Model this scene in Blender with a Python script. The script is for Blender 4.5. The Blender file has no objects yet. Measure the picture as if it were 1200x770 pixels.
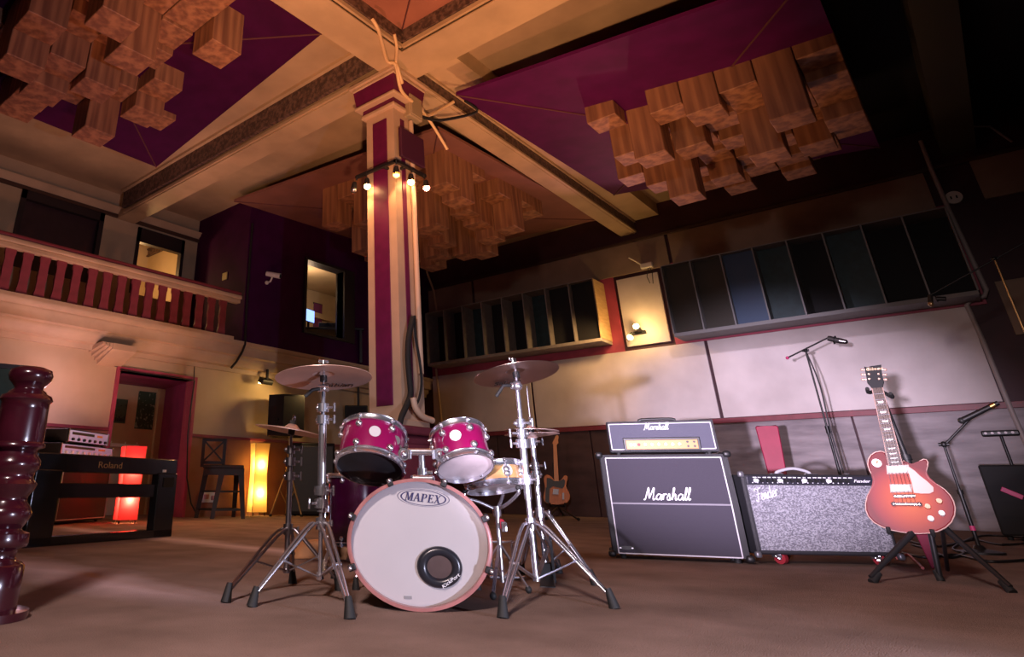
import bpy, bmesh, math, random
from mathutils import Vector, Matrix, Euler
random.seed(7)
S = bpy.context.scene
COL = S.collection
pi = math.pi
def V(*a): return Vector(a)

# ------------------------------------------------------------------ camera model (recovered from the room's three vanishing points)
VA, VB, VV = V(1195., 580.), V(-430., 565.), V(414., -1495.)
def _ortho(a, b, c):
    m = Matrix((b - c, a - c)); r = V(a.dot(b - c), b.dot(a - c))
    return m.inverted() @ r
PP = _ortho(VA, VB, VV)
FOC = math.sqrt(-((VA - PP).dot(VB - PP)))
HC = 0.5
def _cr(x, y): return V(x - PP.x, y - PP.y, FOC)
AX = [_cr(*v).normalized() for v in (VA, VB, VV)]
CAM = V(0, 0, HC)
def ray(x, y):
    c = _cr(x, y)
    return V(AX[0].dot(c), AX[1].dot(c), AX[2].dot(c))
def fl(x, y, z=0.0):
    d = ray(x, y); return CAM + d * ((z - HC) / d.z)
def onx(x, y, X):
    d = ray(x, y); return CAM + d * (X / d.x)
def ony(x, y, Y):
    d = ray(x, y); return CAM + d * (Y / d.y)
cd = bpy.data.cameras.new('camera'); cam = bpy.data.objects.new('camera', cd); COL.objects.link(cam)
m = Matrix.Identity(4)
for i in range(3):
    m[i][0] = AX[i].x; m[i][1] = -AX[i].y; m[i][2] = -AX[i].z; m[i][3] = CAM[i]
cam.matrix_world = m
cd.sensor_fit = 'HORIZONTAL'; cd.sensor_width = 36; cd.lens = FOC / 1200 * 36
cd.shift_x = (600 - PP.x) / 1200; cd.shift_y = (PP.y - 385) / 1200
cd.clip_start = 0.05; cd.clip_end = 200
S.camera = cam

class Fr:
    """A place on the floor: local x to the right, y away from the camera, z up."""
    def __init__(s, base, yaw=None, xdir=None):
        s.o = Vector(base)
        if xdir is not None: s.rz = math.atan2(xdir.y, xdir.x)
        elif yaw is not None: s.rz = yaw
        else: s.rz = math.atan2(base[1], base[0]) - pi / 2
        s.M = Matrix.Translation(s.o) @ Matrix.Rotation(s.rz, 4, 'Z'); s.I = s.M.inverted()
    def p(s, px, py, y=0.0, z0=0.0, k=0.0):      # point of the plane y = y + k (z - z0) seen in that direction
        a = s.I @ CAM; d = s.I.to_3x3() @ ray(px, py)
        t = (y + k * (a.z - z0) - a.y) / (d.y - k * d.z)
        return a + d * t
    def l(s, w): return s.I @ Vector(w)
    def w(s, q): return s.M @ Vector(q)

# ------------------------------------------------------------------ materials
MATS = {}
def mat(name, col=(.5, .5, .5), rough=.5, metal=0., var=0., scale=8., stretch=(1, 1, 1), col2=None, bump=0., bscale=None, coat=0., spec=.5, emit=None, estr=0., lo=.35, hi=.65, detail=4):
    if name in MATS: return MATS[name]
    m = bpy.data.materials.new(name); m.use_nodes = True
    nt = m.node_tree; b = nt.nodes['Principled BSDF']
    b.inputs['Base Color'].default_value = (*col, 1); b.inputs['Roughness'].default_value = rough
    b.inputs['Metallic'].default_value = metal; b.inputs['Coat Weight'].default_value = coat
    b.inputs['Specular IOR Level'].default_value = spec
    if coat: b.inputs['Coat Roughness'].default_value = .08
    if emit: b.inputs['Emission Color'].default_value = (*emit, 1); b.inputs['Emission Strength'].default_value = estr
    if col2 is not None or var or bump:
        tc = nt.nodes.new('ShaderNodeTexCoord'); mp = nt.nodes.new('ShaderNodeMapping')
        mp.inputs['Scale'].default_value = stretch
        nt.links.new(tc.outputs['Object'], mp.inputs[0])
        nz = nt.nodes.new('ShaderNodeTexNoise'); nz.inputs['Scale'].default_value = scale; nz.inputs['Detail'].default_value = detail
        nt.links.new(mp.outputs[0], nz.inputs[0])
        if col2 is not None or var:
            rp = nt.nodes.new('ShaderNodeValToRGB')
            c2 = col2 if col2 is not None else tuple(c * (1 - var) for c in col)
            rp.color_ramp.elements[0].position = lo; rp.color_ramp.elements[1].position = hi
            rp.color_ramp.elements[0].color = (*c2, 1); rp.color_ramp.elements[1].color = (*col, 1)
            nt.links.new(nz.outputs['Fac'], rp.inputs[0]); nt.links.new(rp.outputs[0], b.inputs['Base Color'])
        if bump:
            nb = nz
            if bscale:
                nb = nt.nodes.new('ShaderNodeTexNoise'); nb.inputs['Scale'].default_value = bscale; nb.inputs['Detail'].default_value = 3
                nt.links.new(mp.outputs[0], nb.inputs[0])
            bp = nt.nodes.new('ShaderNodeBump'); bp.inputs['Strength'].default_value = bump; bp.inputs['Distance'].default_value = .02
            nt.links.new(nb.outputs['Fac'], bp.inputs['Height']); nt.links.new(bp.outputs[0], b.inputs['Normal'])
    MATS[name] = m
    return m
def gradient_mat(name, centre, radii, stops, rough=.2, coat=.6):
    """A burst finish: colour by distance from the middle of the instrument's body."""
    m = bpy.data.materials.new(name); m.use_nodes = True; nt = m.node_tree; b = nt.nodes['Principled BSDF']
    tc = nt.nodes.new('ShaderNodeTexCoord'); mp = nt.nodes.new('ShaderNodeMapping'); mp.vector_type = 'POINT'
    mp.inputs['Location'].default_value = [-c / r for c, r in zip(centre, radii)]
    mp.inputs['Scale'].default_value = [1 / r for r in radii]
    ln = nt.nodes.new('ShaderNodeVectorMath'); ln.operation = 'LENGTH'
    rp = nt.nodes.new('ShaderNodeValToRGB')
    while len(rp.color_ramp.elements) < len(stops): rp.color_ramp.elements.new(.5)
    for e, (p, c) in zip(rp.color_ramp.elements, stops): e.position = p; e.color = (*c, 1)
    nt.links.new(tc.outputs['Object'], mp.inputs[0]); nt.links.new(mp.outputs[0], ln.inputs[0])
    nt.links.new(ln.outputs['Value'], rp.inputs[0]); nt.links.new(rp.outputs[0], b.inputs['Base Color'])
    b.inputs['Roughness'].default_value = rough; b.inputs['Coat Weight'].default_value = coat; b.inputs['Specular IOR Level'].default_value = .22
    return m
def let_through(m, col, k):
    nt = m.node_tree; b = nt.nodes['Principled BSDF']; tr = nt.nodes.new('ShaderNodeBsdfTranslucent'); mx = nt.nodes.new('ShaderNodeMixShader')
    tr.inputs[0].default_value = (*col, 1); mx.inputs[0].default_value = k
    nt.links.new(b.outputs[0], mx.inputs[1]); nt.links.new(tr.outputs[0], mx.inputs[2]); nt.links.new(mx.outputs[0], nt.nodes['Material Output'].inputs[0])

cream = mat('cream_paint', (.56, .40, .25), .6, var=.22, scale=1.6, bump=.05, bscale=30)
ceil_m = mat('ceiling_plaster', (.50, .36, .23), .8, var=.25, scale=1.2)
purple = mat('purple_paint', (.085, .003, .08), .65, var=.25, scale=3, spec=.2)
maroon_w = mat('dark_maroon_paint', (.055, .012, .02), .6, var=.3, scale=2)
purple_d = mat('deep_purple_paint', (.055, .003, .05), .7, var=.25, scale=3, spec=.15)
pinkpaint = mat('pink_paint', (.42, .06, .11), .55, var=.2, scale=4)
frieze_m = mat('frieze_relief', (.17, .10, .08), .6, col2=(.06, .035, .03), scale=15, bump=.8, bscale=24, lo=.4, hi=.62, detail=8)
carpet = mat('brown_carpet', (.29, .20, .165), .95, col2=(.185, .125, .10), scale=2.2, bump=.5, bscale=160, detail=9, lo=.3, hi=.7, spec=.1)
wallL = mat('ochre_wall_paint', (.56, .42, .26), .75, col2=(.44, .33, .20), scale=1.1, lo=.3)
dadoL = mat('brown_dado_paint', (.27, .12, .07), .6, col2=(.20, .085, .05), scale=1.6)
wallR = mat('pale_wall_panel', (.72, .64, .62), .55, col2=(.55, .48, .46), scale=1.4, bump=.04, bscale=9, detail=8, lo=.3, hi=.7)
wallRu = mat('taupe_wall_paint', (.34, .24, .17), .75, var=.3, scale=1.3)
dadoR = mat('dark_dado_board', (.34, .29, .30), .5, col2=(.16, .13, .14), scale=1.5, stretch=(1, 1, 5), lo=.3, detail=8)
seam_m = mat('dark_wood_batten', (.06, .03, .02), .5)
rail_m = mat('maroon_rail_paint', (.22, .035, .05), .45, var=.2)
bal_m = mat('baluster_paint', (.26, .045, .065), .5, var=.25, scale=6)
black = mat('black_plastic', (.012, .012, .013), .45)
blackm = mat('matt_black', (.01, .01, .011), .8)
gloss_black = mat('piano_black', (.008, .010, .012), .25, coat=.3)
tolex = mat('black_tolex', (.018, .018, .022), .55, bump=.35, bscale=260, scale=40)
chrome = mat('chrome', (.78, .78, .84), .22, .93)
steel = mat('brushed_steel', (.55, .55, .58), .3, 1.)
darkchrome = mat('smoked_chrome', (.34, .32, .34), .3, 1.)
rubber = mat('black_rubber', (.01, .01, .01), .7)
brass = mat('cymbal_bronze', (.78, .54, .46), .36, .6, var=.22, scale=3, stretch=(1, 1, 1), bump=.06, bscale=60)
gold = mat('gold_metal', (.85, .55, .22), .3, 1.)
magenta = mat('magenta_lacquer', (.25, .006, .075), .25, col2=(.20, .004, .06), scale=4, coat=.6)
plum = mat('plum_lacquer', (.035, .002, .02), .2, coat=.6)
hoop_m = mat('rosewood_hoop', (.37, .15, .14), .35, var=.25, scale=12, coat=.2)
head_w = mat('white_drum_head', (.78, .77, .80), .45, var=.05, scale=5)
let_through(head_w, (.9, .87, .9), .5)
head_c = mat('clear_drum_head', (.85, .72, .72), .3, var=.3, scale=6, coat=.3)
head_k = mat('black_drum_head', (.035, .035, .038), .35, var=.4, scale=7)
maple = mat('maple_shell', (.62, .34, .14), .25, col2=(.48, .24, .09), scale=4, stretch=(1, 1, 12), coat=.5)
woodb = mat('wood_block', (.40, .19, .10), .6, col2=(.20, .085, .05), scale=4.5, stretch=(2., 2., .14), lo=.38, hi=.62, detail=2.5)
newel_m = mat('maroon_gloss_wood', (.045, .005, .011), .22, var=.35, scale=9, coat=.8)
white_t = mat('white_lettering', (.85, .85, .88), .4)
navy_t = mat('navy_lettering', (.02, .02, .09), .5)
grey_t = mat('grey_lettering', (.22, .22, .23), .5)
black_t = mat('black_lettering', (.015, .012, .012), .5)

# ------------------------------------------------------------------ mesh builder
class MB:
    def __init__(s): s.bm = bmesh.new()
    def _tf(s, vs, M):
        if M is not None: bmesh.ops.transform(s.bm, matrix=M, verts=vs)
    def box(s, c, d, bev=0., M=None, seg=2):
        r = bmesh.ops.create_cube(s.bm, size=1.0); vs = r['verts']
        bmesh.ops.scale(s.bm, vec=d, verts=vs); bmesh.ops.translate(s.bm, vec=c, verts=vs)
        if bev:
            es = list({e for v in vs for e in v.link_edges})
            r2 = bmesh.ops.bevel(s.bm, geom=es, offset=bev, segments=seg, affect='EDGES', profile=.5)
            vs = list({v for f in r2['faces'] for v in f.verts} | {v for v in vs if v.is_valid})
        s._tf(vs, M); return s
    def bb(s, x0, x1, y0, y1, z0, z1, bev=0., M=None):
        return s.box(((x0 + x1) / 2, (y0 + y1) / 2, (z0 + z1) / 2), (abs(x1 - x0), abs(y1 - y0), abs(z1 - z0)), bev, M)
    def cyl(s, a, b, r, r2=None, seg=14):
        a = Vector(a); b = Vector(b); d = b - a
        if d.length < 1e-6: return s
        M = Matrix.Translation((a + b) / 2) @ d.to_track_quat('Z', 'Y').to_matrix().to_4x4()
        bmesh.ops.create_cone(s.bm, cap_ends=True, segments=seg, radius1=r, radius2=r if r2 is None else r2, depth=d.length, matrix=M)
        return s
    def bar(s, a, b, w, t, side=None):           # flat bar
        a = Vector(a); b = Vector(b); d = b - a
        q = d.to_track_quat('Z', 'Y').to_matrix().to_4x4()
        if side is not None:
            z = d.normalized(); x = Vector(side); x = (x - z * x.dot(z)).normalized(); y = z.cross(x)
            q = Matrix((x, y, z)).transposed().to_4x4()
        return s.box((0, 0, 0), (w, t, d.length), 0, Matrix.Translation((a + b) / 2) @ q)
    def sph(s, c, r, sc=(1, 1, 1), seg=14):
        M = Matrix.Translation(c) @ Matrix.Diagonal((*sc, 1))
        bmesh.ops.create_uvsphere(s.bm, u_segments=seg, v_segments=max(6, seg // 2 + 1), radius=r, matrix=M); return s
    def lathe(s, prof, seg=32, M=None, closed=False, sx=1.0):
        rings = []
        for r, z in prof:
            if r < 1e-5: rings.append([s.bm.verts.new((0, 0, z))])
            else: rings.append([s.bm.verts.new((r * math.cos(2 * pi * k / seg) * sx, r * math.sin(2 * pi * k / seg), z)) for k in range(seg)])
        pr = list(zip(rings, rings[1:]))
        if closed: pr.append((rings[-1], rings[0]))
        for a, b in pr:
            for k in range(seg):
                j = (k + 1) % seg
                if len(a) == 1 and len(b) == 1: continue
                if len(a) == 1: f = (a[0], b[k], b[j])
                elif len(b) == 1: f = (a[k], b[0], a[j])
                else: f = (a[k], b[k], b[j], a[j])
                try: s.bm.faces.new(f)
                except ValueError: pass
        s._tf([v for r in rings for v in r], M); return s
    def torus(s, R, r, M=None, seg=40, ms=8, sx=1.0):
        return s.lathe([(R + r * math.cos(2 * pi * k / ms), r * math.sin(2 * pi * k / ms)) for k in range(ms)], seg, M, True, sx)
    def tube(s, pts, r, seg=8, smooth=0):
        pts = [Vector(p) for p in pts]
        if smooth: pts = catmull(pts, smooth)
        rings = []; up = V(0.13, .21, 1).normalized()
        for i, p in enumerate(pts):
            d = (pts[min(i + 1, len(pts) - 1)] - pts[max(i - 1, 0)])
            if d.length < 1e-9: d = V(0, 0, 1)
            d.normalize()
            x = up - d * up.dot(d)
            if x.length < .05: x = V(1, .1, 0) - d * d.dot(V(1, .1, 0))
            x.normalize(); up = x; y = d.cross(x)
            rr = r[i] if isinstance(r, (list, tuple)) else r
            rings.append([s.bm.verts.new(p + (x * math.cos(2 * pi * k / seg) + y * math.sin(2 * pi * k / seg)) * rr) for k in range(seg)])
        for a, b in zip(rings, rings[1:]):
            for k in range(seg): s.bm.faces.new((a[k], a[(k + 1) % seg], b[(k + 1) % seg], b[k]))
        s.bm.faces.new(rings[0][::-1]); s.bm.faces.new(rings[-1]); return s
    def slab(s, pts, vec, bev=0., seg=2):         # outline (3-D points) pushed along vec
        vec = Vector(vec)
        a = [s.bm.verts.new(p) for p in pts]; b = [s.bm.verts.new(Vector(p) + vec) for p in pts]
        n = len(a); f0 = s.bm.faces.new(a); f1 = s.bm.faces.new(b[::-1])
        for k in range(n): s.bm.faces.new((a[k], b[k], b[(k + 1) % n], a[(k + 1) % n]))
        if bev: bmesh.ops.bevel(s.bm, geom=list(f0.edges), offset=bev, segments=seg, affect='EDGES', profile=.5)
        return s
    def build(s, name, m, parent=None, ang=62, loc=None):
        bmesh.ops.recalc_face_normals(s.bm, faces=s.bm.faces)
        ca = math.radians(ang)
        for f in s.bm.faces: f.smooth = len(f.verts) <= 5
        for e in s.bm.edges:
            if len(e.link_faces) == 2:
                f, g = e.link_faces; an = e.calc_face_angle(0); a0, a1 = sorted((f.calc_area(), g.calc_area()))
                e.smooth = an < ca and not (an > .12 and (len(f.verts) > 5 or len(g.verts) > 5 or (a1 > a0 * 5 and an > .3)))
        me = bpy.data.meshes.new(name); s.bm.to_mesh(me); s.bm.free()
        me.materials.append(m); o = bpy.data.objects.new(name, me); COL.objects.link(o)
        if parent: o.parent = parent
        if loc is not None: o.location = loc
        return o
def catmull(p, n):
    q = [p[0]] + list(p) + [p[-1]]; out = []
    for i in range(1, len(q) - 2):
        a, b, c, d = q[i - 1], q[i], q[i + 1], q[i + 2]
        for k in range(n):
            t = k / n
            out.append(.5 * ((2 * b) + (c - a) * t + (2 * a - 5 * b + 4 * c - d) * t * t + (3 * b - a - 3 * c + d) * t ** 3))
    out.append(q[-2]); return out
def thing(name, label, cat, loc, rz=0., group=None):
    o = bpy.data.objects.new(name, None); COL.objects.link(o); o.empty_display_size = .1
    o.location = loc; o.rotation_euler = (0, 0, rz); o['label'] = label; o['category'] = cat
    if group: o['group'] = group
    return o
def tag(o, label, cat, group=None, kind=None):
    o['label'] = label; o['category'] = cat
    if group: o['group'] = group
    if kind: o['kind'] = kind
    return o
def struct(name, mb, m, label=None, cat=None, parent=None):
    o = mb.build(name, m, parent)
    if parent is None:
        o['kind'] = 'structure'; o['label'] = label or name.replace('_', ' '); o['category'] = cat or name.split('_')[0]
    return o
def text(body, size, m, parent, loc, rot=(pi / 2, 0, 0), shear=0., ext=.0012, name='lettering', sx=1., space=1., off=0.):
    c = bpy.data.curves.new(name, 'FONT'); c.body = body; c.size = size; c.shear = shear; c.extrude = ext; c.offset = off
    c.align_x = 'CENTER'; c.align_y = 'CENTER'; c.space_character = space; c.materials.append(m)
    tmp = bpy.data.objects.new(name, c); COL.objects.link(tmp); bpy.context.view_layer.update()
    dg = bpy.context.evaluated_depsgraph_get(); me = bpy.data.meshes.new_from_object(tmp.evaluated_get(dg))
    bpy.data.objects.remove(tmp); me.materials.clear(); me.materials.append(m)
    me.transform(Matrix.Diagonal((sx, 1, 1, 1)))
    o = bpy.data.objects.new(name, me); COL.objects.link(o); o.parent = parent; o.location = loc; o.rotation_euler = rot
    return o
SCRIPT = {
 'M': (.86, [[(0, .05), (.06, 0), (.12, .12), (.24, .95), (.30, .92), (.36, .22), (.42, .22), (.62, .95), (.68, .92), (.67, .12), (.73, 0), (.86, .12)]]),
 'a': (.48, [[(.36, .42), (.2, .5), (.05, .3), (.1, .04), (.25, .05), (.36, .3), (.38, .48), (.37, .12), (.42, .0), (.48, .12)]]),
 'r': (.32, [[(0, .12), (.07, .52), (.06, .0)], [(.065, .28), (.14, .46), (.22, .52), (.29, .44)]]),
 's': (.34, [[(0, .12), (.14, .52), (.2, .32), (.22, .1), (.12, 0), (.03, .06)], [(.12, 0), (.24, .02), (.34, .12)]]),
 'h': (.42, [[(0, .12), (.14, .7), (.16, 1.0), (.10, .98), (.07, .5), (.06, 0)], [(.06, .18), (.2, .48), (.28, .42), (.27, .1), (.33, 0), (.42, .12)]]),
 'l': (.23, [[(0, .12), (.14, .7), (.16, 1.0), (.09, .98), (.07, .3), (.12, 0), (.23, .12)]]),
 'F': (.52, [[(.0, .82), (.12, 1), (.35, .92), (.72, 1.0)], [(.40, .94), (.30, .4), (.2, 0), (.08, -.02), (.02, .12)], [(.12, .5), (.55, .54)]]),
 'e': (.35, [[(0, .12), (.25, .3), (.27, .46), (.16, .5), (.05, .3), (.1, .04), (.22, .02), (.35, .12)]]),
 'n': (.38, [[(0, .12), (.07, .5), (.05, 0)], [(.06, .25), (.18, .48), (.26, .44), (.25, .1), (.3, 0), (.38, .12)]]),
 'd': (.46, [[(.32, .42), (.18, .5), (.05, .3), (.1, .04), (.24, .06), (.34, .3), (.40, 1.0)], [(.37, .6), (.34, .1), (.4, 0), (.46, .12)]])}
def script(word, width, height, m, parent, M, wt=.085, shear=.22, name='maker_script'):
    x = 0; L = []
    for ch in word:
        adv, st = SCRIPT[ch]; L += [[(x + a + shear * b, b) for a, b in s_] for s_ in st]; x += adv
    k = width / (x + shear); b = MB()
    for s_ in L: b.tube([V(a * k - width / 2, 0, c * height - height / 2) for a, c in s_], wt * height * .62, 6, 5)
    bmesh.ops.scale(b.bm, vec=(1, .3, 1), verts=b.bm.verts); bmesh.ops.transform(b.bm, matrix=M, verts=b.bm.verts)
    return b.build(name, m, parent)
def block_serif(width, height, m, parent, M, name='logo_lettering'):
    """M A P E X in bold leaning serif capitals."""
    b = MB(); T, t = .19, .075; Q = []
    def st(p, q, w): Q.append([(p[0] - w / 2, p[1]), (p[0] + w / 2, p[1]), (q[0] + w / 2, q[1]), (q[0] - w / 2, q[1])])
    def sf(x, y, w): Q.append([(x - w / 2, y - .03), (x + w / 2, y - .03), (x + w / 2, y + .03), (x - w / 2, y + .03)])
    # M
    st((.12, 0), (.12, 1), t); st((.18, 1), (.44, .05), T * .9); st((.44, .05), (.70, 1), t * 1.2); st((.76, 0), (.76, 1), T); sf(.12, .03, .24); sf(.76, .03, .32); sf(.12, .97, .22); sf(.78, .97, .28)
    # A
    st((1.06, 0), (1.36, 1), t * 1.1); st((1.64, 0), (1.36, 1), T); sf(1.06, .03, .26); sf(1.66, .03, .34); Q.append([(1.16, .32), (1.55, .32), (1.54, .39), (1.17, .39)])
    # P
    st((2.0, 0), (2.0, 1), T); sf(2.0, .03, .36); sf(1.98, .97, .32)
    Q += [[(2.0, .94), (2.28, .94), (2.28, 1.0), (2.0, 1.0)], [(2.0, .44), (2.28, .44), (2.28, .5), (2.0, .5)], [(2.26, .44), (2.40, .5), (2.48, .62), (2.48, .82), (2.40, .94), (2.26, 1.0), (2.26, .94), (2.31, .84), (2.31, .6), (2.26, .5)]]
    # E
    st((2.78, 0), (2.78, 1), T); Q += [[(2.62, 0), (3.24, 0), (3.26, .24), (3.2, .24), (3.14, .07), (2.62, .07)], [(2.62, 1), (3.2, 1), (3.2, .78), (3.14, .78), (3.1, .93), (2.62, .93)], [(2.8, .47), (3.0, .47), (3.03, .38), (3.08, .38), (3.08, .64), (3.03, .64), (3.0, .54), (2.8, .54)]]
    # X
    st((3.92, 0), (3.50, 1), T); st((3.44, 0), (3.96, 1), t * 1.1); sf(3.95, .03, .32); sf(3.44, .03, .24); sf(3.48, .97, .32); sf(3.96, .97, .22)
    for q in Q:
        p = [V(((x + .16 * z) / 4.3 - .5) * width, 0, (z - .5) * height) for x, z in q]
        b.slab(p, (0, -.0012, 0))
    bmesh.ops.transform(b.bm, matrix=M, verts=b.bm.verts); return b.build(name, m, parent)
RX = Matrix.Rotation(pi / 2, 4, 'X')      # lathe axis +z -> -y (towards the viewer)
def axis_m(c, d, roll=0):
    return Matrix.Translation(c) @ Vector(d).to_track_quat('Z', 'Y').to_matrix().to_4x4()
def pale_bands(m, xs):
    """Pale lilac bands in the carpet colour, running across the room."""
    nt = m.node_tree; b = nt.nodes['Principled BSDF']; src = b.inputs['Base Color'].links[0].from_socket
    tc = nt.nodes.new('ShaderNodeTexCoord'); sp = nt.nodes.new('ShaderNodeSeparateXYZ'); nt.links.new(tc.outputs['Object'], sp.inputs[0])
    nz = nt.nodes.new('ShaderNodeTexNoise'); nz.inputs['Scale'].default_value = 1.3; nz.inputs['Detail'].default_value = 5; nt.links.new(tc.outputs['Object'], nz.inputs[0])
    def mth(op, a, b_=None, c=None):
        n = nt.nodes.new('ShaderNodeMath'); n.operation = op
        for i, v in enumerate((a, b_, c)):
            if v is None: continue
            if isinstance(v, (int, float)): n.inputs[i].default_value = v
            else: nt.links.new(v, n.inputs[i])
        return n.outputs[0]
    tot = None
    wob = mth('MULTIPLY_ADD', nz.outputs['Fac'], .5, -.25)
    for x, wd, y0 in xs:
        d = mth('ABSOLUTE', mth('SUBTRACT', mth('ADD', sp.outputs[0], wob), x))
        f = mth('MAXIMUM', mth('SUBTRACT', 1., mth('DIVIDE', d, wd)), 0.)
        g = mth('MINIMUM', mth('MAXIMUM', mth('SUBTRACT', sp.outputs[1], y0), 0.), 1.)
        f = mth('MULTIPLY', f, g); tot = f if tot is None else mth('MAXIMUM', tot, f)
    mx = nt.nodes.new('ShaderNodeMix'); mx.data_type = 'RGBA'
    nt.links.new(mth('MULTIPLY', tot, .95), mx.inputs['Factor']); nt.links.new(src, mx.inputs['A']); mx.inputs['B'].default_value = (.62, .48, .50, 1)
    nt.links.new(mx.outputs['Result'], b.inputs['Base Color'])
pale_bands(carpet, ((4.08, .30, 3.0), (2.05, .34, 2.6)))  # two paler stretches of carpet colour, fading in along y
# ================================================================== THE ROOM
XR, YL, YF, YU, ZB, ZC = 14.2, 10.9, 10.4, 12.4, 5.85, 6.42
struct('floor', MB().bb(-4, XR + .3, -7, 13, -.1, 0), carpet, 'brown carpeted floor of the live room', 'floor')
struct('ceiling', MB().bb(-4, 6.0, -7, 13, ZC, ZC + .15).bb(6.0, XR + .3, 1.0, 13, ZC, ZC + .15), ceil_m, 'cream plastered ceiling between the beams', 'ceiling')
struct('ceiling_dark', MB().bb(6.0, XR + .3, -7, 1.0, ZC, ZC + .15), mat('unlit_ceiling', (.012, .010, .014), .8), 'ceiling at the far right, coloured black for the darkness there', 'ceiling')  # darkness of the unlit corner put into the ceiling colour
# --- lower left wall under the balcony, with the doorway
w = MB().bb(-4, 5.5, YL, YL + .25, 0, 3.1).bb(7.06, XR, YL, YL + .25, 0, 3.1).bb(5.5, 7.06, YL, YL + .25, 2.41, 3.1)
struct('wall_left', w, wallL, 'ochre lower wall under the balcony', 'wall')
d = MB().bb(-4, 5.44, YL - .025, YL, 0, 1.38).bb(7.12, XR, YL - .025, YL, 0, 1.38)
struct('trim_1', d, dadoL, 'brown dado on the wall under the balcony', 'trim')
d = MB().bb(-4, 5.44, YL - .05, YL, 1.38, 1.43).bb(7.12, XR, YL - .05, YL, 1.38, 1.43)
struct('trim_2', d, rail_m, 'maroon dado rail on the wall under the balcony', 'trim')
d = MB().bb(5.44, 5.5, YL - .05, YL + .25, 0, 2.47).bb(7.06, 7.12, YL - .05, YL + .25, 0, 2.47).bb(5.5, 7.06, YL - .05, YL + .25, 2.41, 2.47)

struct('door_1', d, pinkpaint, 'pink framed doorway under the balcony', 'door')
d = MB().slab([(7.06, YL + .02, 0), (7.06, YL + .02, 2.41), (7.34, YU, 2.41), (7.34, YU, 0)], (.05, 0, 0))
d.slab([(5.5, YL + .02, 2.41), (7.06, YL + .02, 2.41), (7.34, YU, 2.41), (5.5, YU, 2.41)], (0, 0, .04))
struct('wall_passage', d, mat('plum_lining', (.24, .02, .10), .6, var=.3, scale=3), 'plum lining of the passage behind the doorway', 'wall')
h = MB().bb(3.0, 9.5, YU + .02, YU + .1, 0, 2.9).bb(3.0, 3.1, YL + .25, YU, 0, 2.9)
struct('wall_corridor', h, wallL, 'pale corridor wall seen through the doorway', 'wall')
struct('trim_3', MB().bb(7.2, 7.33, YU - .06, YU + .02, 0, 2.4), cream, 'cream frame at the back of the doorway', 'trim')
# --- balcony
prof = [(10.95, 2.68), (10.78, 2.66), (10.76, 2.74), (10.66, 2.76), (10.64, 2.83), (10.56, 2.86), (10.55, 2.93), (10.47, 2.95), (10.46, 3.08), (10.44, 3.10), (10.44, 3.13), (10.37, 3.16), (10.36, 3.215), (10.95, 3.215)]
struct('trim_4', MB().slab([(-4, y, z) for y, z in prof], (XR + 4, 0, 0)), cream, 'moulded cream fascia of the balcony', 'trim')
struct('balcony_slab', MB().bb(-4, XR, YF + .1, YU, 3.1, 3.2), maroon_w, 'balcony floor slab', 'floor')
cb = MB().slab([(5.06, 10.9, 2.45), (5.06, 10.38, 2.66), (5.06, 10.38, 2.76), (5.06, 10.9, 2.76)], (.44, 0, 0), 0)
for i_, x_ in enumerate((5.0, 4.94, 4.88)): cb.slab([(x_, 10.9, 2.52 + .06 * i_), (x_, 10.4, 2.68 + .02 * i_), (x_, 10.4, 2.76), (x_, 10.9, 2.76)], (.07, 0, 0))
struct('trim_5', cb, cream, 'cream corbel under the balcony fascia left of the doorway', 'trim')
bal = thing('balustrade', 'maroon balcony railing with flat balusters and cream moulded handrail', 'railing', (0, YF, 3.215))
MB().bb(-2, 7.63, -.10, .12, .90, .975, .02).build('handrail', rail_m, bal)
MB().bb(-2, 7.63, -.12, -.02, .82, .90, .015).bb(-2, 7.62, -.08, .06, .745, .82, .01).build('rail_moulding', cream, bal)
MB().bb(-2, 7.55, -.04, .08, 0, .06).build('bottom_rail', cream, bal)
b0 = None
for k in range(23):
    x = 7.27 - .275 * k
    if b0 is None:
        pr = [(-.075, .06), (.075, .06), (.075, .14), (.06, .17), (.055, .3), (.07, .42), (.055, .56), (.06, .64), (.075, .67), (.075, .75), (-.075, .75), (-.075, .67), (-.06, .64), (-.055, .56), (-.07, .42), (-.055, .3), (-.06, .17), (-.075, .14)]
        b0 = MB().slab([(q[0] * 1.15, 0, q[1]) for q in pr], (0, .05, 0), .006).build('baluster', bal_m, bal)
        b0.location.x = x
    else:
        c = b0.copy(); COL.objects.link(c); c.parent = bal; c.location.x = x
# --- upper wall behind the balcony
X1a, X1b, X2a, X2b, X3 = 3.70, 5.42, 6.22, 7.42, 7.78
w = MB().bb(-4, X1a, YU, YU + .2, 3.2, ZC).bb(X1b, X2a, YU, YU + .2, 3.2, ZC).bb(X2b, X3 + .3, YU, YU + .2, 3.2, ZC)
w.bb(X1a, X1b, YU, YU + .2, 5.86, ZC).bb(X2a, X2b, YU, YU + .2, 5.80, ZC).bb(X1a, X1b, YU, YU + .2, 3.2, 4.3).bb(X2a, X2b, YU, YU + .2, 3.2, 4.3)
struct('wall_balcony', w, wallL, 'ochre wall behind the balcony', 'wall')
cn = [(YU, 5.93), (YU - .04, 5.93), (YU - .05, 5.97), (YU - .10, 6.0), (YU - .11, 6.04), (YU - .16, 6.07), (YU, 6.08)]
struct('trim_6', MB().slab([(-4, y, z) for y, z in cn], (X3 + 4, 0, 0)), cream, 'cream cornice along the top of the balcony wall', 'trim')
struct('trim_7', MB().bb(-4, X3, YU - .06, YU, 5.86, 5.93), seam_m, 'dark picture rail under the cornice', 'trim')
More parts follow.
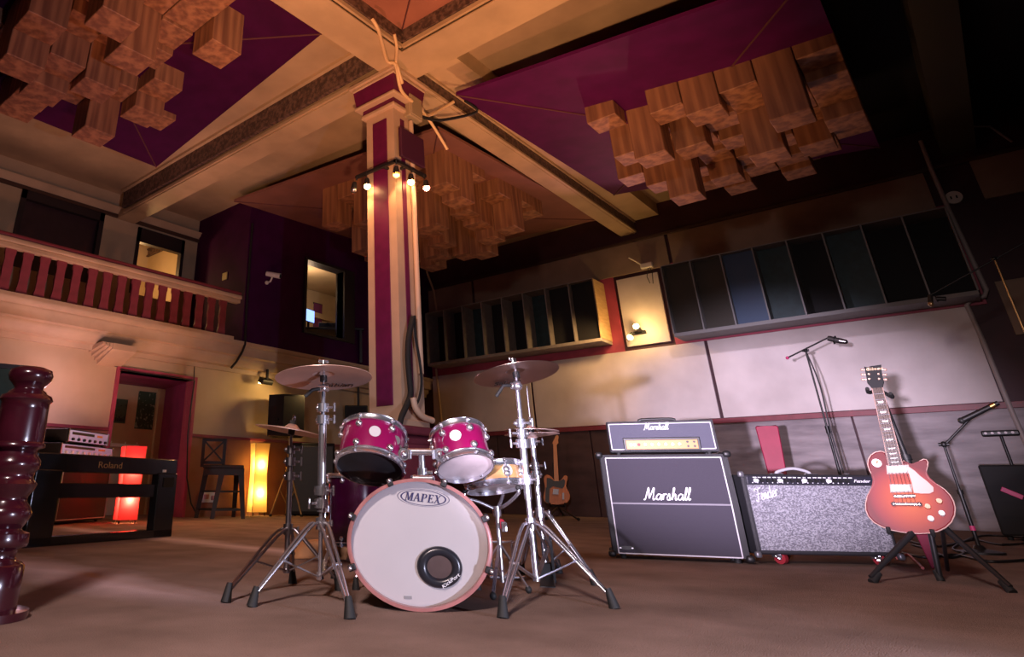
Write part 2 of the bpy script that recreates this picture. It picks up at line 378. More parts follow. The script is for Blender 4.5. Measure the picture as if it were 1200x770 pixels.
f = MB().bb(X1a, X1a + .1, YU - .04, YU + .1, 4.3, 5.86).bb(X1b - .1, X1b, YU - .04, YU + .1, 4.3, 5.86).bb(X1a, X1b, YU - .04, YU + .1, 5.68, 5.86)
wn = struct('window_1', f, mat('dark_window_frame', (.02, .012, .014), .5), 'dark shuttered window behind the left of the balcony', 'window')
MB().bb(X1a, X1b, YU + .08, YU + .12, 4.3, 5.7).build('shutter', mat('dark_shutter', (.045, .02, .028), .4, var=.2), wn)
f = MB().bb(X2a, X2a + .07, YU - .04, YU + .1, 4.3, 5.8).bb(X2b - .08, X2b, YU - .04, YU + .1, 4.3, 5.8).bb(X2a, X2b, YU - .04, YU + .1, 5.47, 5.8)
struct('window_2', f, MATS['dark_window_frame'], 'lit window behind the right end of the balcony', 'window')
FZ = 6.02
struct('wall_upper_room', MB().bb(7.72, 7.80, YU + .25, 14.6, 3.2, 6.4).bb(5.6, 9, 14.6, 14.7, 3.2, 6.4).bb(5.6, 5.7, YU + .25, 14.6, 3.2, 6.4).bb(8.9, 9, YU + .25, 14.6, 3.2, 6.4).bb(5.6, 9, YU + .25, 14.7, 6.3, 6.4), wallL, 'ochre walls of the room behind the lit window', 'wall')
struct('trim_8', MB().bb(7.66, 7.72, 12.65, 14.6, FZ - .01, FZ + .03).bb(7.66, 7.72, 12.65, 14.6, FZ + .17, FZ + .21).bb(7.69, 7.72, 12.65, 14.6, FZ + .03, FZ + .17), frieze_m, 'plaster frieze in the room behind the lit window', 'trim')
# --- control room box in the corner
zb0, zb1, xa, xb = 3.17, ZC, 9.48, 10.71
w = MB().bb(X3 + .2, xa, YF, YF + .2, zb0, zb1).bb(xb, XR, YF, YF + .2, zb0, zb1).bb(xa, xb, YF, YF + .2, zb0, 3.73).bb(xa, xb, YF, YF + .2, 5.39, zb1)
struct('wall_control_side', MB().bb(X3, X3 + .2, YF, YU + .2, zb0, zb1), purple_d, 'deep purple side wall of the control room at the end of the balcony', 'wall')
struct('wall_control_front', w, purple_d, 'deep purple front wall of the control room in the corner', 'wall')
f = MB().bb(xa - .06, xa, YF - .05, YF + .25, 3.67, 5.45).bb(xb, xb + .36, YF - .05, YF + .25, 3.67, 5.45).bb(xa, xb, YF - .05, YF + .25, 5.39, 5.45).bb(xa, xb, YF - .05, YF + .25, 3.67, 3.73)
struct('window_3', f, MATS['dark_window_frame'], 'control room window in the purple corner box', 'window')
w = MB().bb(8.2, 13.8, YU + .6, YU + .7, 3.2, 6.0).bb(8.2, 13.8, YF + .3, YU + .7, 5.75, 5.85).bb(13.2, 13.3, YF + .3, YU + .7, 3.2, 5.8).bb(8.2, 13.8, YU + .5, YU + .62, 4.95, 5.1)
struct('wall_control_inside', w, wallL, 'pale inside of the control room', 'wall')
struct('floor_control', MB().bb(8.0, 13.8, YF + .25, YU + .7, 3.2, 3.25), carpet, 'control room floor', 'floor')
# --- right wall with its bands of panels
struct('wall_right', MB().bb(XR, XR + .25, -7, 13, 0, ZC), maroon_w, 'dark maroon far right wall above the panels', 'wall')
def band(name, segs, z0, z1, t, m, label):
    b = MB()
    for y0, y1 in segs: b.bb(XR - t, XR, y0, y1, z0, z1, .004)
    return struct(name, b, m, label, 'trim')
band('trim_9', ((8.97, 10.4), (4.02, 8.9), (-.3, 3.95), (-1.6, -.9), (-4, -1.7)), 4.95, 5.64, .05, wallRu, 'taupe painted band above the wall panels')
band('trim_10', ((-7, 10.4),), 5.64, 5.70, .09, seam_m, 'dark moulding at the top of the taupe band')
band('trim_11', ((5.26, 10.4), (-.45, 4.22)), 3.28, 5.0, .03, pinkpaint, 'pink border behind the acoustic diffusers')
band('trim_12', ((4.30, 5.19),), 3.36, 4.86, .05, wallR, 'pale panel between the two diffusers')
YS = onx(626, 470, XR).y
band('trim_13', ((YS + .03, 10.4), (3.69, YS - .03), (-.2, 3.63)), 1.80, 3.275, .045, wallR, 'pale panels of the right wall above the dado')
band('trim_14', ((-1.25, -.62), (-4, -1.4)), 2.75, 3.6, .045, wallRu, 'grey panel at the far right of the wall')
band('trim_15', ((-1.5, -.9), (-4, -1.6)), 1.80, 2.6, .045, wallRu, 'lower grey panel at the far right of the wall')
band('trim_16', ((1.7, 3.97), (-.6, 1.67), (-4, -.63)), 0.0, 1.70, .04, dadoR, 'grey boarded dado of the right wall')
band('trim_20', ((8.6, 10.4), (6.3, 8.57), (4.0, 6.27)), 0.0, 1.70, .04, mat('dimmed_dado_board', (.085, .05, .05), .5, col2=(.05, .028, .03), scale=1.5, stretch=(1, 1, 3)), 'boards of the right wall behind the drums, darkened for the dim light there')  # dado colour darkened to stand in for the weak light here
band('trim_17', ((-4, 10.4),), 1.70, 1.79, .07, rail_m, 'maroon dado rail of the right wall')
# --- beams, friezes, column
bx0, bx1, ay0, ay1 = 5.70, 6.12, 4.36, 4.80
an0, bn0, af0, af1 = 4.28, 5.50, 4.62, 4.93
struct('beam_long', MB().bb(-4, bx1, an0, ay1, ZB, ZC + .02).bb(bx1, XR, af0, af1, ZB, ZC + .02), cream, 'cream ceiling beam running to the right wall', 'beam')
struct('beam_cross', MB().bb(bn0, bx1, -7, an0, ZB, ZC + .02).bb(bx0, bx1, ay1, YU, ZB, ZC + .02), cream, 'cream ceiling beam running to the balcony', 'beam')
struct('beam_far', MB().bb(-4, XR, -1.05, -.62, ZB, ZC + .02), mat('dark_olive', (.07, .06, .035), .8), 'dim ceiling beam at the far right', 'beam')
fz = MB().bb(6.25, XR - .02, af0 - .03, af0, 5.90, 6.12).bb(-4, bn0, an0 - .05, an0, 5.95, 6.36)
fz.bb(bn0 - .05, bn0, -7, an0, 5.95, 6.36).bb(bx0 - .07, bx0, ay1, YU - .3, 6.0, 6.36)
struct('trim_18', fz, frieze_m, 'ornamental plaster frieze along the beams', 'trim')
fz = MB()
for z0, z1, t in ((5.88, 5.94, .03), (6.36, 6.42, .13)):
    fz.bb(-4, bn0, an0 - t, an0, z0, z1).bb(bn0 - t, bn0, -7, an0, z0, z1).bb(bx0 - t, bx0, ay1, YU - .3, z0, z1)
fz.bb(6.25, XR - .02, af0 - .05, af0, 5.86, 5.90).bb(6.25, XR - .02, af0 - .06, af0, 6.10, 6.14).bb(6.12, XR - .02, 4.05, af0, 6.14, 6.42)
fz.bb(bn0, bn0 + .10, -7, an0 + .10, ZB - .02, ZB + .02).bb(-4, bn0, an0, an0 + .10, ZB - .02, ZB + .02)
struct('trim_19', fz, cream, 'cream mouldings above and below the frieze', 'trim')
cx0, cx1, cy0, cy1 = 5.80, 6.22, 4.70, 5.19
ccx, ccy = (cx0 + cx1) / 2, (cy0 + cy1) / 2
def sq(b, hx, hy, z0, z1, bev=0): return b.bb(ccx - hx, ccx + hx, ccy - hy, ccy + hy, z0, z1, bev)
c = MB(); sq(c, .21, .245, 1.2, 5.5)
sq(c, .27, .30, 5.30, 5.36, .012); sq(c, .34, .37, 5.44, 5.49, .015); sq(c, .36, .39, 5.74, 5.79, .012); sq(c, .39, .43, 5.79, 5.852, .008); sq(c, .25, .285, 1.14, 1.22, .012)
col = struct('column', c, mat('column_cream', (.55, .38, .26), .55, var=.15, scale=3), 'cream and purple square column in the middle of the room', 'column')
pm = MB(); sq(pm, .245, .28, 5.36, 5.44)
for t in ((.31, .345, 5.49, .345, .375, 5.74),):
    p = [(ccx + a * t[0], ccy + b * t[1], t[2]) for a, b in ((-1, -1), (1, -1), (1, 1), (-1, 1))]
    q = [(ccx + a * t[3], ccy + b * t[4], t[5]) for a, b in ((-1, -1), (1, -1), (1, 1), (-1, 1))]
    vs = [pm.bm.verts.new(v) for v in p + q]
    for k in range(4): pm.bm.faces.new((vs[k], vs[(k + 1) % 4], vs[4 + (k + 1) % 4], vs[4 + k]))
pm.bb(cx0 - .012, cx0, ccy - .125, ccy + .125, 1.38, 5.18, .004).bb(ccx - .075, ccx + .005, cy0 - .012, cy0, 1.38, 5.18, .004)
pm.build('purple_panel', mat('column_purple', (.13, .006, .06), .5, var=.2), col)
c = MB(); sq(c, .34, .37, 0, .95); sq(c, .30, .33, .95, 1.05, .02); sq(c, .37, .40, 1.05, 1.14, .02)
c.build('plinth', mat('plinth_maroon', (.17, .03, .05), .5, var=.2), col)
# ================================================================== CEILING CLOUDS
def cloud(name, label, cs, drop, m, blocks, o, pitch, fill, rng, mb=woodb):
    c = [Vector(q) for q in cs]; ctr = sum(c, V(0, 0, 0)) / 4
    root = thing(name, label, 'acoustic panel', ctr, 0, None)
    b = MB(); mid = ctr - V(0, 0, drop)
    lo = [b.bm.verts.new(q - ctr) for q in c]; hi = [b.bm.verts.new(q - ctr + V(0, 0, .05)) for q in c]; mv = b.bm.verts.new(mid - ctr)
    for k in range(4):
        j = (k + 1) % 4
        b.bm.faces.new((lo[k], lo[j], mv)); b.bm.faces.new((lo[k], lo[j], hi[j], hi[k]))
    b.bm.faces.new(hi)
    b.build('panel', m, root, ang=1)
    t = MB()
    for q in c: t.tube([q - ctr + V(0, 0, -.004), mid - ctr + V(0, 0, -.006)], .012, 5)
    t.build('seam_batten', mat('cloud_seam', (.10, .03, .035), .7), root)
    n = (c[1] - c[0]).cross(c[3] - c[0]).normalized()
    zz = lambda x, y: ctr.z - (n.x * (x - ctr.x) + n.y * (y - ctr.y)) / n.z - drop * .4
    rn = random.Random(rng); cells = {(ix, iy): z for ix, iy, z in blocks}
    for ix in range(fill[0], fill[1] + 1):
        for iy in range(fill[2], fill[3] + 1):
            if (ix, iy) not in cells and rn.random() < fill[4]:
                cells[(ix, iy)] = zz(o[0] + ix * pitch, o[1] + iy * pitch) - rn.choice((.16, .22, .30))
    for (ix, iy), z in sorted(cells.items()):
        x = o[0] + (ix + .5) * pitch; y = o[1] + (iy - .5) * pitch
        top = zz(x, y) + .1
        if top - z < .15: z = top - .2
        bm = MB().box((0, 0, 0), (pitch - .012, pitch - .012, top - z), .008, seg=1)
        w = bm.build('wood_block', mb, root)
        w.location = V(x, y, (top + z) / 2) - ctr
        if rn.random() < .5: w.rotation_euler.z = pi / 2
    return root
cloud('ceiling_cloud', 'purple ceiling panel with hanging wood blocks over the guitar amplifiers', [(6.6, 4.2, 5.66), (12.1, 4.2, 5.96), (12.1, .1, 5.47), (6.6, .1, 5.17)], .12, purple,
      [(0, 0, 5.26), (0, -2, 5.06), (0, -3, 4.86), (0, -4, 5.0), (0, -5, 4.44), (0, -6, 5.08), (3, -6, 4.8), (1, -1, 4.7), (2, 0, 5.04), (5, 1, 5.26), (5, 0, 5.0), (4, -1, 4.52), (2, -2, 4.84), (6, -1, 5.24), (5, -2, 5.24), (8, -1, 5.32), (6, -2, 4.98), (8, -2, 5.12), (2, -4, 4.44), (7, -3, 5.18), (8, -4, 5.12), (5, -5, 4.92)],
      (7.95, 2.96), .41, (1, 7, -6, -1, .75), 3)
cloud('ceiling_cloud', 'purple ceiling panel with reddish wood blocks above the balcony front', [(.5, 5.1, 6.36), (4.9, 5.2, 6.30), (4.9, 9.41, 5.73), (.5, 9.41, 5.80)], .12, purple_d,
      [(0, 0, 5.6), (-3, 0, 5.24), (-1, 1, 5.9), (0, 3, 5.7), (1, 5, 5.8), (-2, 1, 5.24), (-3, 4, 5.18), (-1, 5, 5.12), (-4, 3, 5.1), (-3, 3, 5.36), (-2, 3, 5.24), (-4, 2, 5.44), (-3, 5, 5.3), (-3, 6, 5.32), (0, 4, 5.46)],
      (3.43, 6.07), .46, (-6, -1, -2, 5, .7), 5)
rust = mat('rust_paint', (.25, .10, .08), .7, var=.25, scale=1.5)
cloud('ceiling_cloud', 'rust coloured ceiling panel with wood blocks behind the column', [(7.25, 4.98, 5.71), (13.2, 4.95, 5.98), (13.3, 10.2, 6.36), (7.25, 10.3, 6.12)], .12, rust,
      [(-5, 6, 5.16), (-5, 4, 4.96), (-3, 6, 4.86), (-3, 2, 4.9), (-2, 1, 5.18), (-1, 1, 5.08), (0, 0, 5.0), (-5, 0, 5.14), (1, 2, 4.82), (1, 3, 4.9), (0, 4, 4.86), (-2, 3, 5.02), (-1, 3, 4.9), (2, 4, 5.16), (1, 5, 4.84), (-1, 7, 4.98), (-4, 0, 5.02), (0, 1, 4.9)],
      (10.0, 5.75), .42, (-5, 2, 0, 6, .5), 8)
cloud('ceiling_cloud', 'rust coloured ceiling panel in front of the column with no blocks', [(.4, 4.25, 6.14), (5.47, 4.25, 6.14), (5.47, -1.5, 6.14), (.4, -1.5, 6.14)], .06, mat('brick_paint', (.36, .14, .10), .7, var=.2, scale=1.5), [], (0, 0), .4, (0, -1, 0, -1, 0), 1)

# ================================================================== ACOUSTIC DIFFUSERS ON THE RIGHT WALL
teal = mat('teal_well', (.022, .055, .062), .6, var=.3)
dgrey = mat('charcoal_fin', (.34, .30, .26), .6, var=.2)
plyw = mat('plywood_end', (.62, .42, .20), .5, col2=(.5, .32, .14), scale=5, stretch=(1, 1, 6))
def diffuser(label, y0, y1, z0, z1, depths, endm, wl_):
    X0 = 13.6; dgrey_ = dgrey if endm == plyw else endm
    rt = thing('acoustic_diffuser', label, 'acoustic diffuser', (XR - .02, (y0 + y1) / 2, z0)); q = (y0 + y1) / 2
    L = lambda y: y - q
    n = len(depths); dy = (y1 - y0) / n; D = X0 - XR + .02; H = z1 - z0
    MB().bb(D, 0, L(y0), L(y1), 0, .07, .004).bb(D, 0, L(y0), L(y1), H - .02, H, .004).build('frame', dgrey_, rt)
    for k in range(n + 1):
        y = L(y0) + k * dy
        MB().bb(D + .004, 0, y - .012, y + .012, .07, H - .02).build('end_panel' if k in (0, n) else 'fin', endm if k == 0 else dgrey_, rt)
    for k, dp in enumerate(depths):
        MB().bb(D + dp * .56, 0, L(y0) + k * dy + .013, L(y0) + (k + 1) * dy - .013, .072, H - .022).build('well', wl_[k], rt)
    return rt
diffuser('wall diffuser with plywood end and grey fins left of the wall lamp', 5.50, 10.12, 3.45, 4.86, (.25, .35, .8, .9, .85, .9, .85, .95), plyw, [blackm, blackm, teal, blackm, blackm, teal, blackm, blackm])
diffuser('long teal and black wall diffuser right of the wall lamp', -.39, 4.05, 3.32, 4.80, (.95, .9, .45, .7, .5, .25, .35, .25), mat('dark_fin', (.22, .215, .21), .6), [blackm, blackm, teal, blackm, teal, mat('blue_well', (.04, .075, .14), .6), mat('brown_well', (.035, .03, .02), .6), mat('brown_well')])

# ================================================================== WALL LAMP, CAMERAS, PIPES
bulb_w = mat('warm_bulb', (1, .8, .5), .4, emit=(1., .62, .22), estr=55.)
def spot_head(parent, c, d, r=.05, ln=.11, lit=True, name='lamp_head', bm_=None):
    c = Vector(c); d = Vector(d).normalized()
    h = MB().cyl(c - d * ln, c, r * .75, r, 16).sph(c - d * ln, r * .75, seg=12).build(name, black, parent)
    MB().sph(c - d * .005, r * 1.0, seg=12).build('bulb', bm_ or (bulb_w if lit else steel), h)
    return h
q = onx(750, 390, XR - .05)
wl = thing('wall_lamp', 'black twin headed lamp glowing on the pale panel between the diffusers', 'lamp', q)
MB().box((-.03, 0, 0), (.06, .26, .07), .015).cyl((-.05, -.10, .0), (-.16, -.05, .05), .015).cyl((-.05, .10, 0), (-.16, .10, -.05), .015).build('bracket', black, wl)
spot_head(wl, (-.25, -.03, .09), (-.5, .1, .35), .06, .1)
spot_head(wl, (-.25, .13, -.12), (-.4, .2, -.5), .06, .1)
q = onx(759, 312, XR - .05)
t = thing('motion_sensor', 'small white sensor box with dangling wires above the wall lamp', 'sensor', q)
MB().box((-.05, 0, 0), (.1, .26, .12), .02).bar((-.04, .06, .0), (-.2, .30, .22), .05, .01).build('housing', mat('white_plastic', (.75, .70, .62), .5), t)
MB().tube([(-.05, -.02, -.05), (-.08, .03, -.25), (-.06, .0, -.4)], .008, 5).tube([(-.05, -.05, -.05), (-.1, -.1, -.2), (-.06, -.06, -.42)], .008, 5).build('wires', black, t)
q = ony(313, 326, YF - .02)
t = thing('security_camera', 'white bullet camera on the purple control room wall', 'camera', q)
MB().cyl((0, .02, -.10), (0, -.12, -.10), .02).cyl((0, -.12, -.1), (0.02, -.15, .0), .02).sph((0, .0, -.1), .045).build('arm', MATS['white_plastic'], t)
MB().cyl((-.06, -.05, .08), (.10, -.32, .0), .055, .06).build('housing', MATS['white_plastic'], t)
MB().cyl((.10, -.32, .0), (.105, -.33, -.003), .045).build('lens', black, t)
q = onx(7.78, 0, 1) if False else Vector((X3 - .005, ony(264, 324, 11.5).y, 0))
dd = ray(264, 324); tt = (X3) / dd.x; q = CAM + dd * tt
t = tag(MB().box((-.012, 0, 0), (.024, .17, .17), .006).build('wall_plate', mat('yellow_plastic', (.62, .48, .18), .5), loc=q), 'small yellow wall plate on the purple wall at the balcony end', 'wall plate')
q = ony(321, 440, YF)
t = thing('flood_lamp', 'small pale floodlight under the end of the balcony fascia', 'lamp', V(q.x, 10.62, 2.62))
MB().box((0, 0, .07), (.05, .05, .22), .01).build('bracket', black, t)
MB().box((0, .0, -.07), (.30, .16, .11), .02, Matrix.Rotation(.5, 4, 'X')).build('housing', black, t)
MB().box((0, .055, -.115), (.26, .02, .09), .005, Matrix.Rotation(.5, 4, 'X')).build('glass', mat('flood_glass', (1, .9, .6), .4, emit=(1, .72, .3), estr=6), t)
def pipe(name, label, cat, pts, r, m, nm=1):
    o = MB().tube(pts, r, 8, nm) if nm > 1 else MB().tube(pts, r, 8)
    return tag(o.build(name, m), label, cat)
greyp = mat('grey_conduit', (.42, .36, .34), .5)
pp = [onx(x, y, XR - .08) for x, y in ((1079, 165), (1092, 200), (1113, 248), (1135, 295), (1156, 340), (1154, 347), (1136, 353), (1133, 358), (1152, 400), (1183, 476), (1199, 512), (1215, 548))]
pipe('conduit_pipe', 'grey conduit stepping down the right wall beside the pale panels', 'pipe', pp, .035, greyp)
pp = [onx(x, y, XR - .06) for x, y in ((1118, 150), (1140, 148), (1160, 148), (1186, 166))]
pipe('conduit_pipe', 'short thin conduit high in the dark right corner', 'pipe', pp, .02, greyp)
q = onx(1118, 232, XR - .02)
t = thing('wall_socket', 'round pale wall socket beside the grey conduit', 'socket', q)
MB().cyl((0, 0, 0), (-.04, 0, 0), .11, seg=20).build('plate', MATS['white_plastic'], t)
for s in (-.035, .035): MB().box((-.042, s, 0), (.01, .02, .05)).build('slot', black, t)
pp = [onx(x, y, XR - .08) for x, y in ((500, 318), (508, 340), (512, 366))] 
pipe('conduit_pipe', 'beige conduit running down to the left diffuser', 'pipe', pp, .03, mat('beige_conduit', (.55, .38, .24), .6))
pp = [onx(x, y, XR - .08) for x, y in ((511, 432), (515, 470), (519, 510))]
pipe('conduit_pipe', 'beige conduit below the left diffuser beside the column', 'pipe', pp, .03, MATS['beige_conduit'])
pp = [ony(x, y, YF - .03) for x, y in ((296, 262), (293, 300), (289, 360), (287, 404))] + [ony(x, y, YF - .06) for x, y in ((284, 412), (277, 424), (271, 431))]
pipe('black_cable', 'black cable hanging from the control room corner over the fascia', 'cable', pp, .025, black)
pp = [ony(x, y, YL - .03) for x, y in ((120, 402), (122, 425), (139, 430), (141, 436), (135, 465), (128, 500))]
pipe('black_cable', 'black cable tacked down the left edge of the doorway', 'cable', pp, .012, black)
pp = [ony(x, y, YL - .07) for x, y in ((141, 433), (170, 438), (205, 442), (227, 446), (228, 428), (245, 430), (256, 427))]
pipe('black_cable', 'black cable pinned along the top of the doorway', 'cable', pp, .012, black)
pp = [ony(x, y, YL - .07) for x, y in ((228, 446), (224, 475), (220, 510), (219, 560), (224, 590), (232, 606))]
pipe('black_cable', 'black cable down the right edge of the doorway to the floor', 'cable', pp, .014, black)
q = ony(243, 582, YL - .025)
t = thing('wall_socket', 'white double socket with plugs low on the wall behind the bar stool', 'socket', q)
MB().box((0, -.03, 0), (.34, .06, .2), .01).build('box', MATS['white_plastic'], t)
MB().box((.08, -.08, -.02), (.08, .08, .08), .01).box((-.08, -.08, 0), (.08, .06, .08), .01).build('plug', mat('pink_plug', (.6, .25, .22), .5), t)

# ================================================================== ON THE COLUMN
t = thing('junction_box', 'grey beige junction box at the top of the column', 'junction box', (cx1 - .06, cy0 - .06, 5.42))
MB().box((0, 0, 0), (.28, .12, .36), .015).build('box', mat('box_grey', (.36, .27, .17), .6), t)
MB().box((0, -.065, 0), (.24, .02, .31), .008).build('cover', MATS['box_grey'], t)
ivory = mat('ivory_cable', (.70, .48, .27), .5)
def cpt(x, y, pl):  # point near the column: 'L' left face, 'F' right face
    return onx(x, y, cx0 - .05) if pl == 'L' else ony(x, y, cy0 - .05)
corner = V(cx0 - .38, cy0 - .41, 0)
pts = [fl(436, 22, 5.90), fl(443, 34, 5.81), fl(448, 52, 5.81), fl(454, 72, 5.81), V(cx0 - .22, cy0 - .24, 5.76), V(cx0 - .02, cy0 - .16, 5.5), V(cx1 - .16, cy0 - .13, 5.46)]
pipe('ivory_cable', 'ivory cable from the left frieze over the capital to the junction box', 'cable', pts, .025, ivory, 5)
pts = [fl(462, 40, 5.90), fl(465, 56, 5.81), fl(464, 72, 5.81), V(cx0 - .20, cy0 - .26, 5.72), V(cx0 - .06, cy0 - .22, 5.55)]
pipe('ivory_cable', 'ivory cable from the ceiling seam down over the capital corner', 'cable', pts, .022, ivory, 5)
pts = [V(cx1 + .07, cy0 - .07, 5.36), V(cx1 + .35, cy0 - .1, 5.50), V(cx1 + .62, cy0 - .3, 5.75)]
pipe('ivory_cable', 'ivory cable leaving the junction box upwards to the far beam', 'cable', pts, .025, ivory, 5)
pts = [V(cx1 + .05, cy0 - .10, 5.46), V(cx1 + .3, cy0 - .12, 5.30), V(cx1 + .6, cy0 - .15, 5.0)]
pipe('ivory_cable', 'ivory cable leaving the junction box down to the right', 'cable', pts, .022, ivory, 5)
pts = [V(cx1 + .05, cy0 - .09, 5.34), V(cx1 + .4, cy0 - .2, 5.38), V(cx1 + .9, cy0 - .5, 5.62), fl(545, 118, 5.66)]
pipe('black_cable', 'black cable swinging from the junction box to the purple panel', 'cable', pts, .022, black, 5)
pipe('conduit_pipe', 'ivory conduit running down the right face of the column', 'pipe', [V(cx1 - .10, cy0 - .045, z) for z in (5.2, 4, 3, 2.4, 1.75)], .035, mat('ivory_conduit', (.60, .42, .30), .5))
t = thing('acoustic_board', 'dark purple flat panel hung on the column above the spotlights', 'acoustic panel', (cx0 + .2, cy0 - .03, 4.72))
MB().box((.06, -.06, .02), (.50, .05, .44), .01, Matrix.Rotation(.0, 4, 'Y')).build('board', mat('dark_purple_board', (.06, .012, .035), .5), t)
MB().box((.06, -.02, .02), (.2, .04, .1)).build('bracket', black, t)
# track of spotlights round two faces of the column
t = thing('track_light', 'black track of small spotlights wrapped round the column', 'spotlight', (cx0 - .10, cy0 - .10, 4.40))
MB().bb(-.02, .02, -.02, .70, -.02, .02).bb(-.02, .62, -.02, .02, -.02, .02).bb(0, .12, .2, .24, -.015, .015).bb(.2, .24, 0, .12, -.015, .015).build('rail', black, t)
amber_b = mat('amber_bulb', (1, .5, .2), .4, emit=(1., .38, .06), estr=14.)
pink_b = mat('pink_bulb', (1, .3, .3), .4, emit=(1., .30, .2), estr=30.)
for (x, y, dx, dy, bmx) in ((-.02, .66, -.02, .05, 'off'), (-.02, .50, .02, 0, None), (-.03, -.03, .03, .03, amber_b), (.30, -.02, 0, .02, None), (.56, -.02, .02, -.02, pink_b)):
    MB().cyl((x, y, 0), (x + dx * .3, y + dy * .3, -.06), .012).build('stem', black, t)
    spot_head(t, (x + dx, y + dy, -.20), (dx * 1.2, dy * 1.2, -.5), .045, .09, bmx != 'off', 'spot_head', bmx if bmx not in (None, 'off') else None)
# black cable bundle down the column
pts = [ony(x, y, cy0 - .10) for x, y in ((484, 372), (479, 395), (478, 420), (480, 445), (481, 462), (476, 476), (470, 490), (467, 505))]
pipe('cable_bundle', 'thick black cable bundle tied down the right face of the column', 'cable', pts, .034, blackm, 4)
pts = [ony(x, y, cy0 - .09) for x, y in ((486, 370), (487, 395), (492, 425), (494, 450), (490, 470), (483, 478))]
pipe('black_cable', 'single black cable bowing beside the column cable bundle', 'cable', pts, .016, blackm, 4)
pts = [ony(x, y, cy0 - .16) for x, y in ((484, 466), (487, 478), (495, 488), (507, 493))]
pipe('drain_hose', 'fat ivory hose curling over the column plinth', 'pipe', pts, .036, MATS['ivory_conduit'], 4)
# ================================================================== LEFT SIDE
# turned newel post in the foreground
F = Fr(fl(-19, 726))
sc = F.p(31, 722).x - F.p(-23, 722).x; sc /= 54
pr = []
for y, r in ((726, 54), (716, 54), (714, 38), (690, 38.5), (664, 38), (660, 34), (657, 26), (653, 24), (647, 25.5), (644, 26), (641, 35), (637, 37), (629, 36.5), (625, 36), (622, 27), (619, 25), (612, 30), (602, 35), (594, 31), (588, 25.5), (582, 25), (574, 31), (567, 34), (563, 30), (559, 27), (554, 28), (551, 30), (547, 33), (540, 33), (534, 28), (528, 25), (526, 28), (524, 34.5), (520, 34.5), (518, 31), (512, 31.5), (480, 30), (472, 30), (469, 33.5), (464, 31), (462, 25), (459, 23), (456, 18), (453, 18.5), (450, 22), (446, 26), (440, 28), (434, 25.5), (431, 17), (430, 0)):
    ax = 33 - .197 * (y - 436)
    z = F.p(ax, y).z; dist_s = (F.p(ax + 10, y) - F.p(ax - 10, y)).length / 20
    pr.append((r * dist_s * .97, max(z, 0)))
pr = [(0, 0)] + pr
t = thing('newel_post', 'glossy maroon turned wooden newel post in the left foreground', 'post', F.o, F.rz)
MB().lathe(pr[:4] + [(0, pr[3][1])], 40).build('base', newel_m, t)
MB().lathe([(0, pr[3][1])] + pr[3:40] + [(0, pr[39][1])], 40).build('turned_shaft', newel_m, t)
MB().lathe([(0, pr[39][1])] + pr[39:], 40).build('finial', newel_m, t)
# dark green screen at the left edge
F = Fr(V(1.9, 6.3, 0))
zt = F.p(30, 430).z; x1 = F.p(40, 432).x
t = thing('folding_screen', 'dark green upright screen behind the newel post', 'screen', F.o, F.rz)
MB().bb(x1 - 1.3, x1 - .04, 0, .04, .05, zt).build('panel', mat('green_cloth', (.02, .06, .05), .8, var=.3), t)
MB().bb(x1 - .04, x1, -.02, .06, 0, zt + .01).bb(x1 - 1.3, x1, -.02, .06, zt - .03, zt + .01).build('frame', black, t)
for s in (x1 - .15, x1 - 1.1): MB().bb(s, s + .06, -.15, .2, 0, .05).build('foot', black, t)

# digital piano seen from its back
PB, PA = fl(201, 628.8), fl(26, 642.7)
F = Fr(PA, xdir=PB - PA); W = (PB - PA).length
t = thing('digital_piano', 'black digital piano seen from the back beside the newel post', 'piano', F.o, F.rz)
zt = F.p(208, 539).z; z1 = F.p(183, 556.5).z; z2 = F.p(183, 567.5).z; z3 = F.p(183, 583).z; xl = F.p(182, 600).x; zb = F.p(182, 620).z
MB().bb(0, W, .02, .10, z1, zt, .01).build('back_panel', gloss_black, t)
MB().bb(0, W, .04, .42, zt - .04, zt - .005, .01).build('lid', gloss_black, t)
MB().bb(0.03, W - .03, .10, .44, z1 + .06, zt - .05).build('keyboard_case', black, t)
MB().bb(.05, xl + .1, .03, .07, z2 - (z2 - z3), z2, .006).build('middle_rail', gloss_black, t)
MB().bb(.0, W, .0, .10, .0, zb * .9, .006).build('bottom_rail', gloss_black, t)
for a, b in ((xl, W), (0, W - xl)):
    MB().bb(a, b, .0, .11, .0, z1 + .02, .01).bb(a + .05, b - .05, .1, .42, .0, .06, .01).build('side_panel', gloss_black, t)
q = F.p(131, 545.5); text('Roland', .085, mat('gold_lettering', (.45, .30, .14), .4), t, (q.x, .017, q.z), name='maker_name', sx=1.35)
q = F.p(194, 552); MB().box((q.x, .015, q.z), (.05, .01, .025)).build('label_plate', white_t, t)
q = F.p(58, 550); text('digital piano', .03, MATS['gold_lettering'], t, (q.x, .017, q.z), name='small_print', sx=1.4) if False else None
q = F.p(200, 562); MB().box((q.x - .03, .0, q.z - .03), (.16, .02, .1)).build('cable_port', blackm, t)

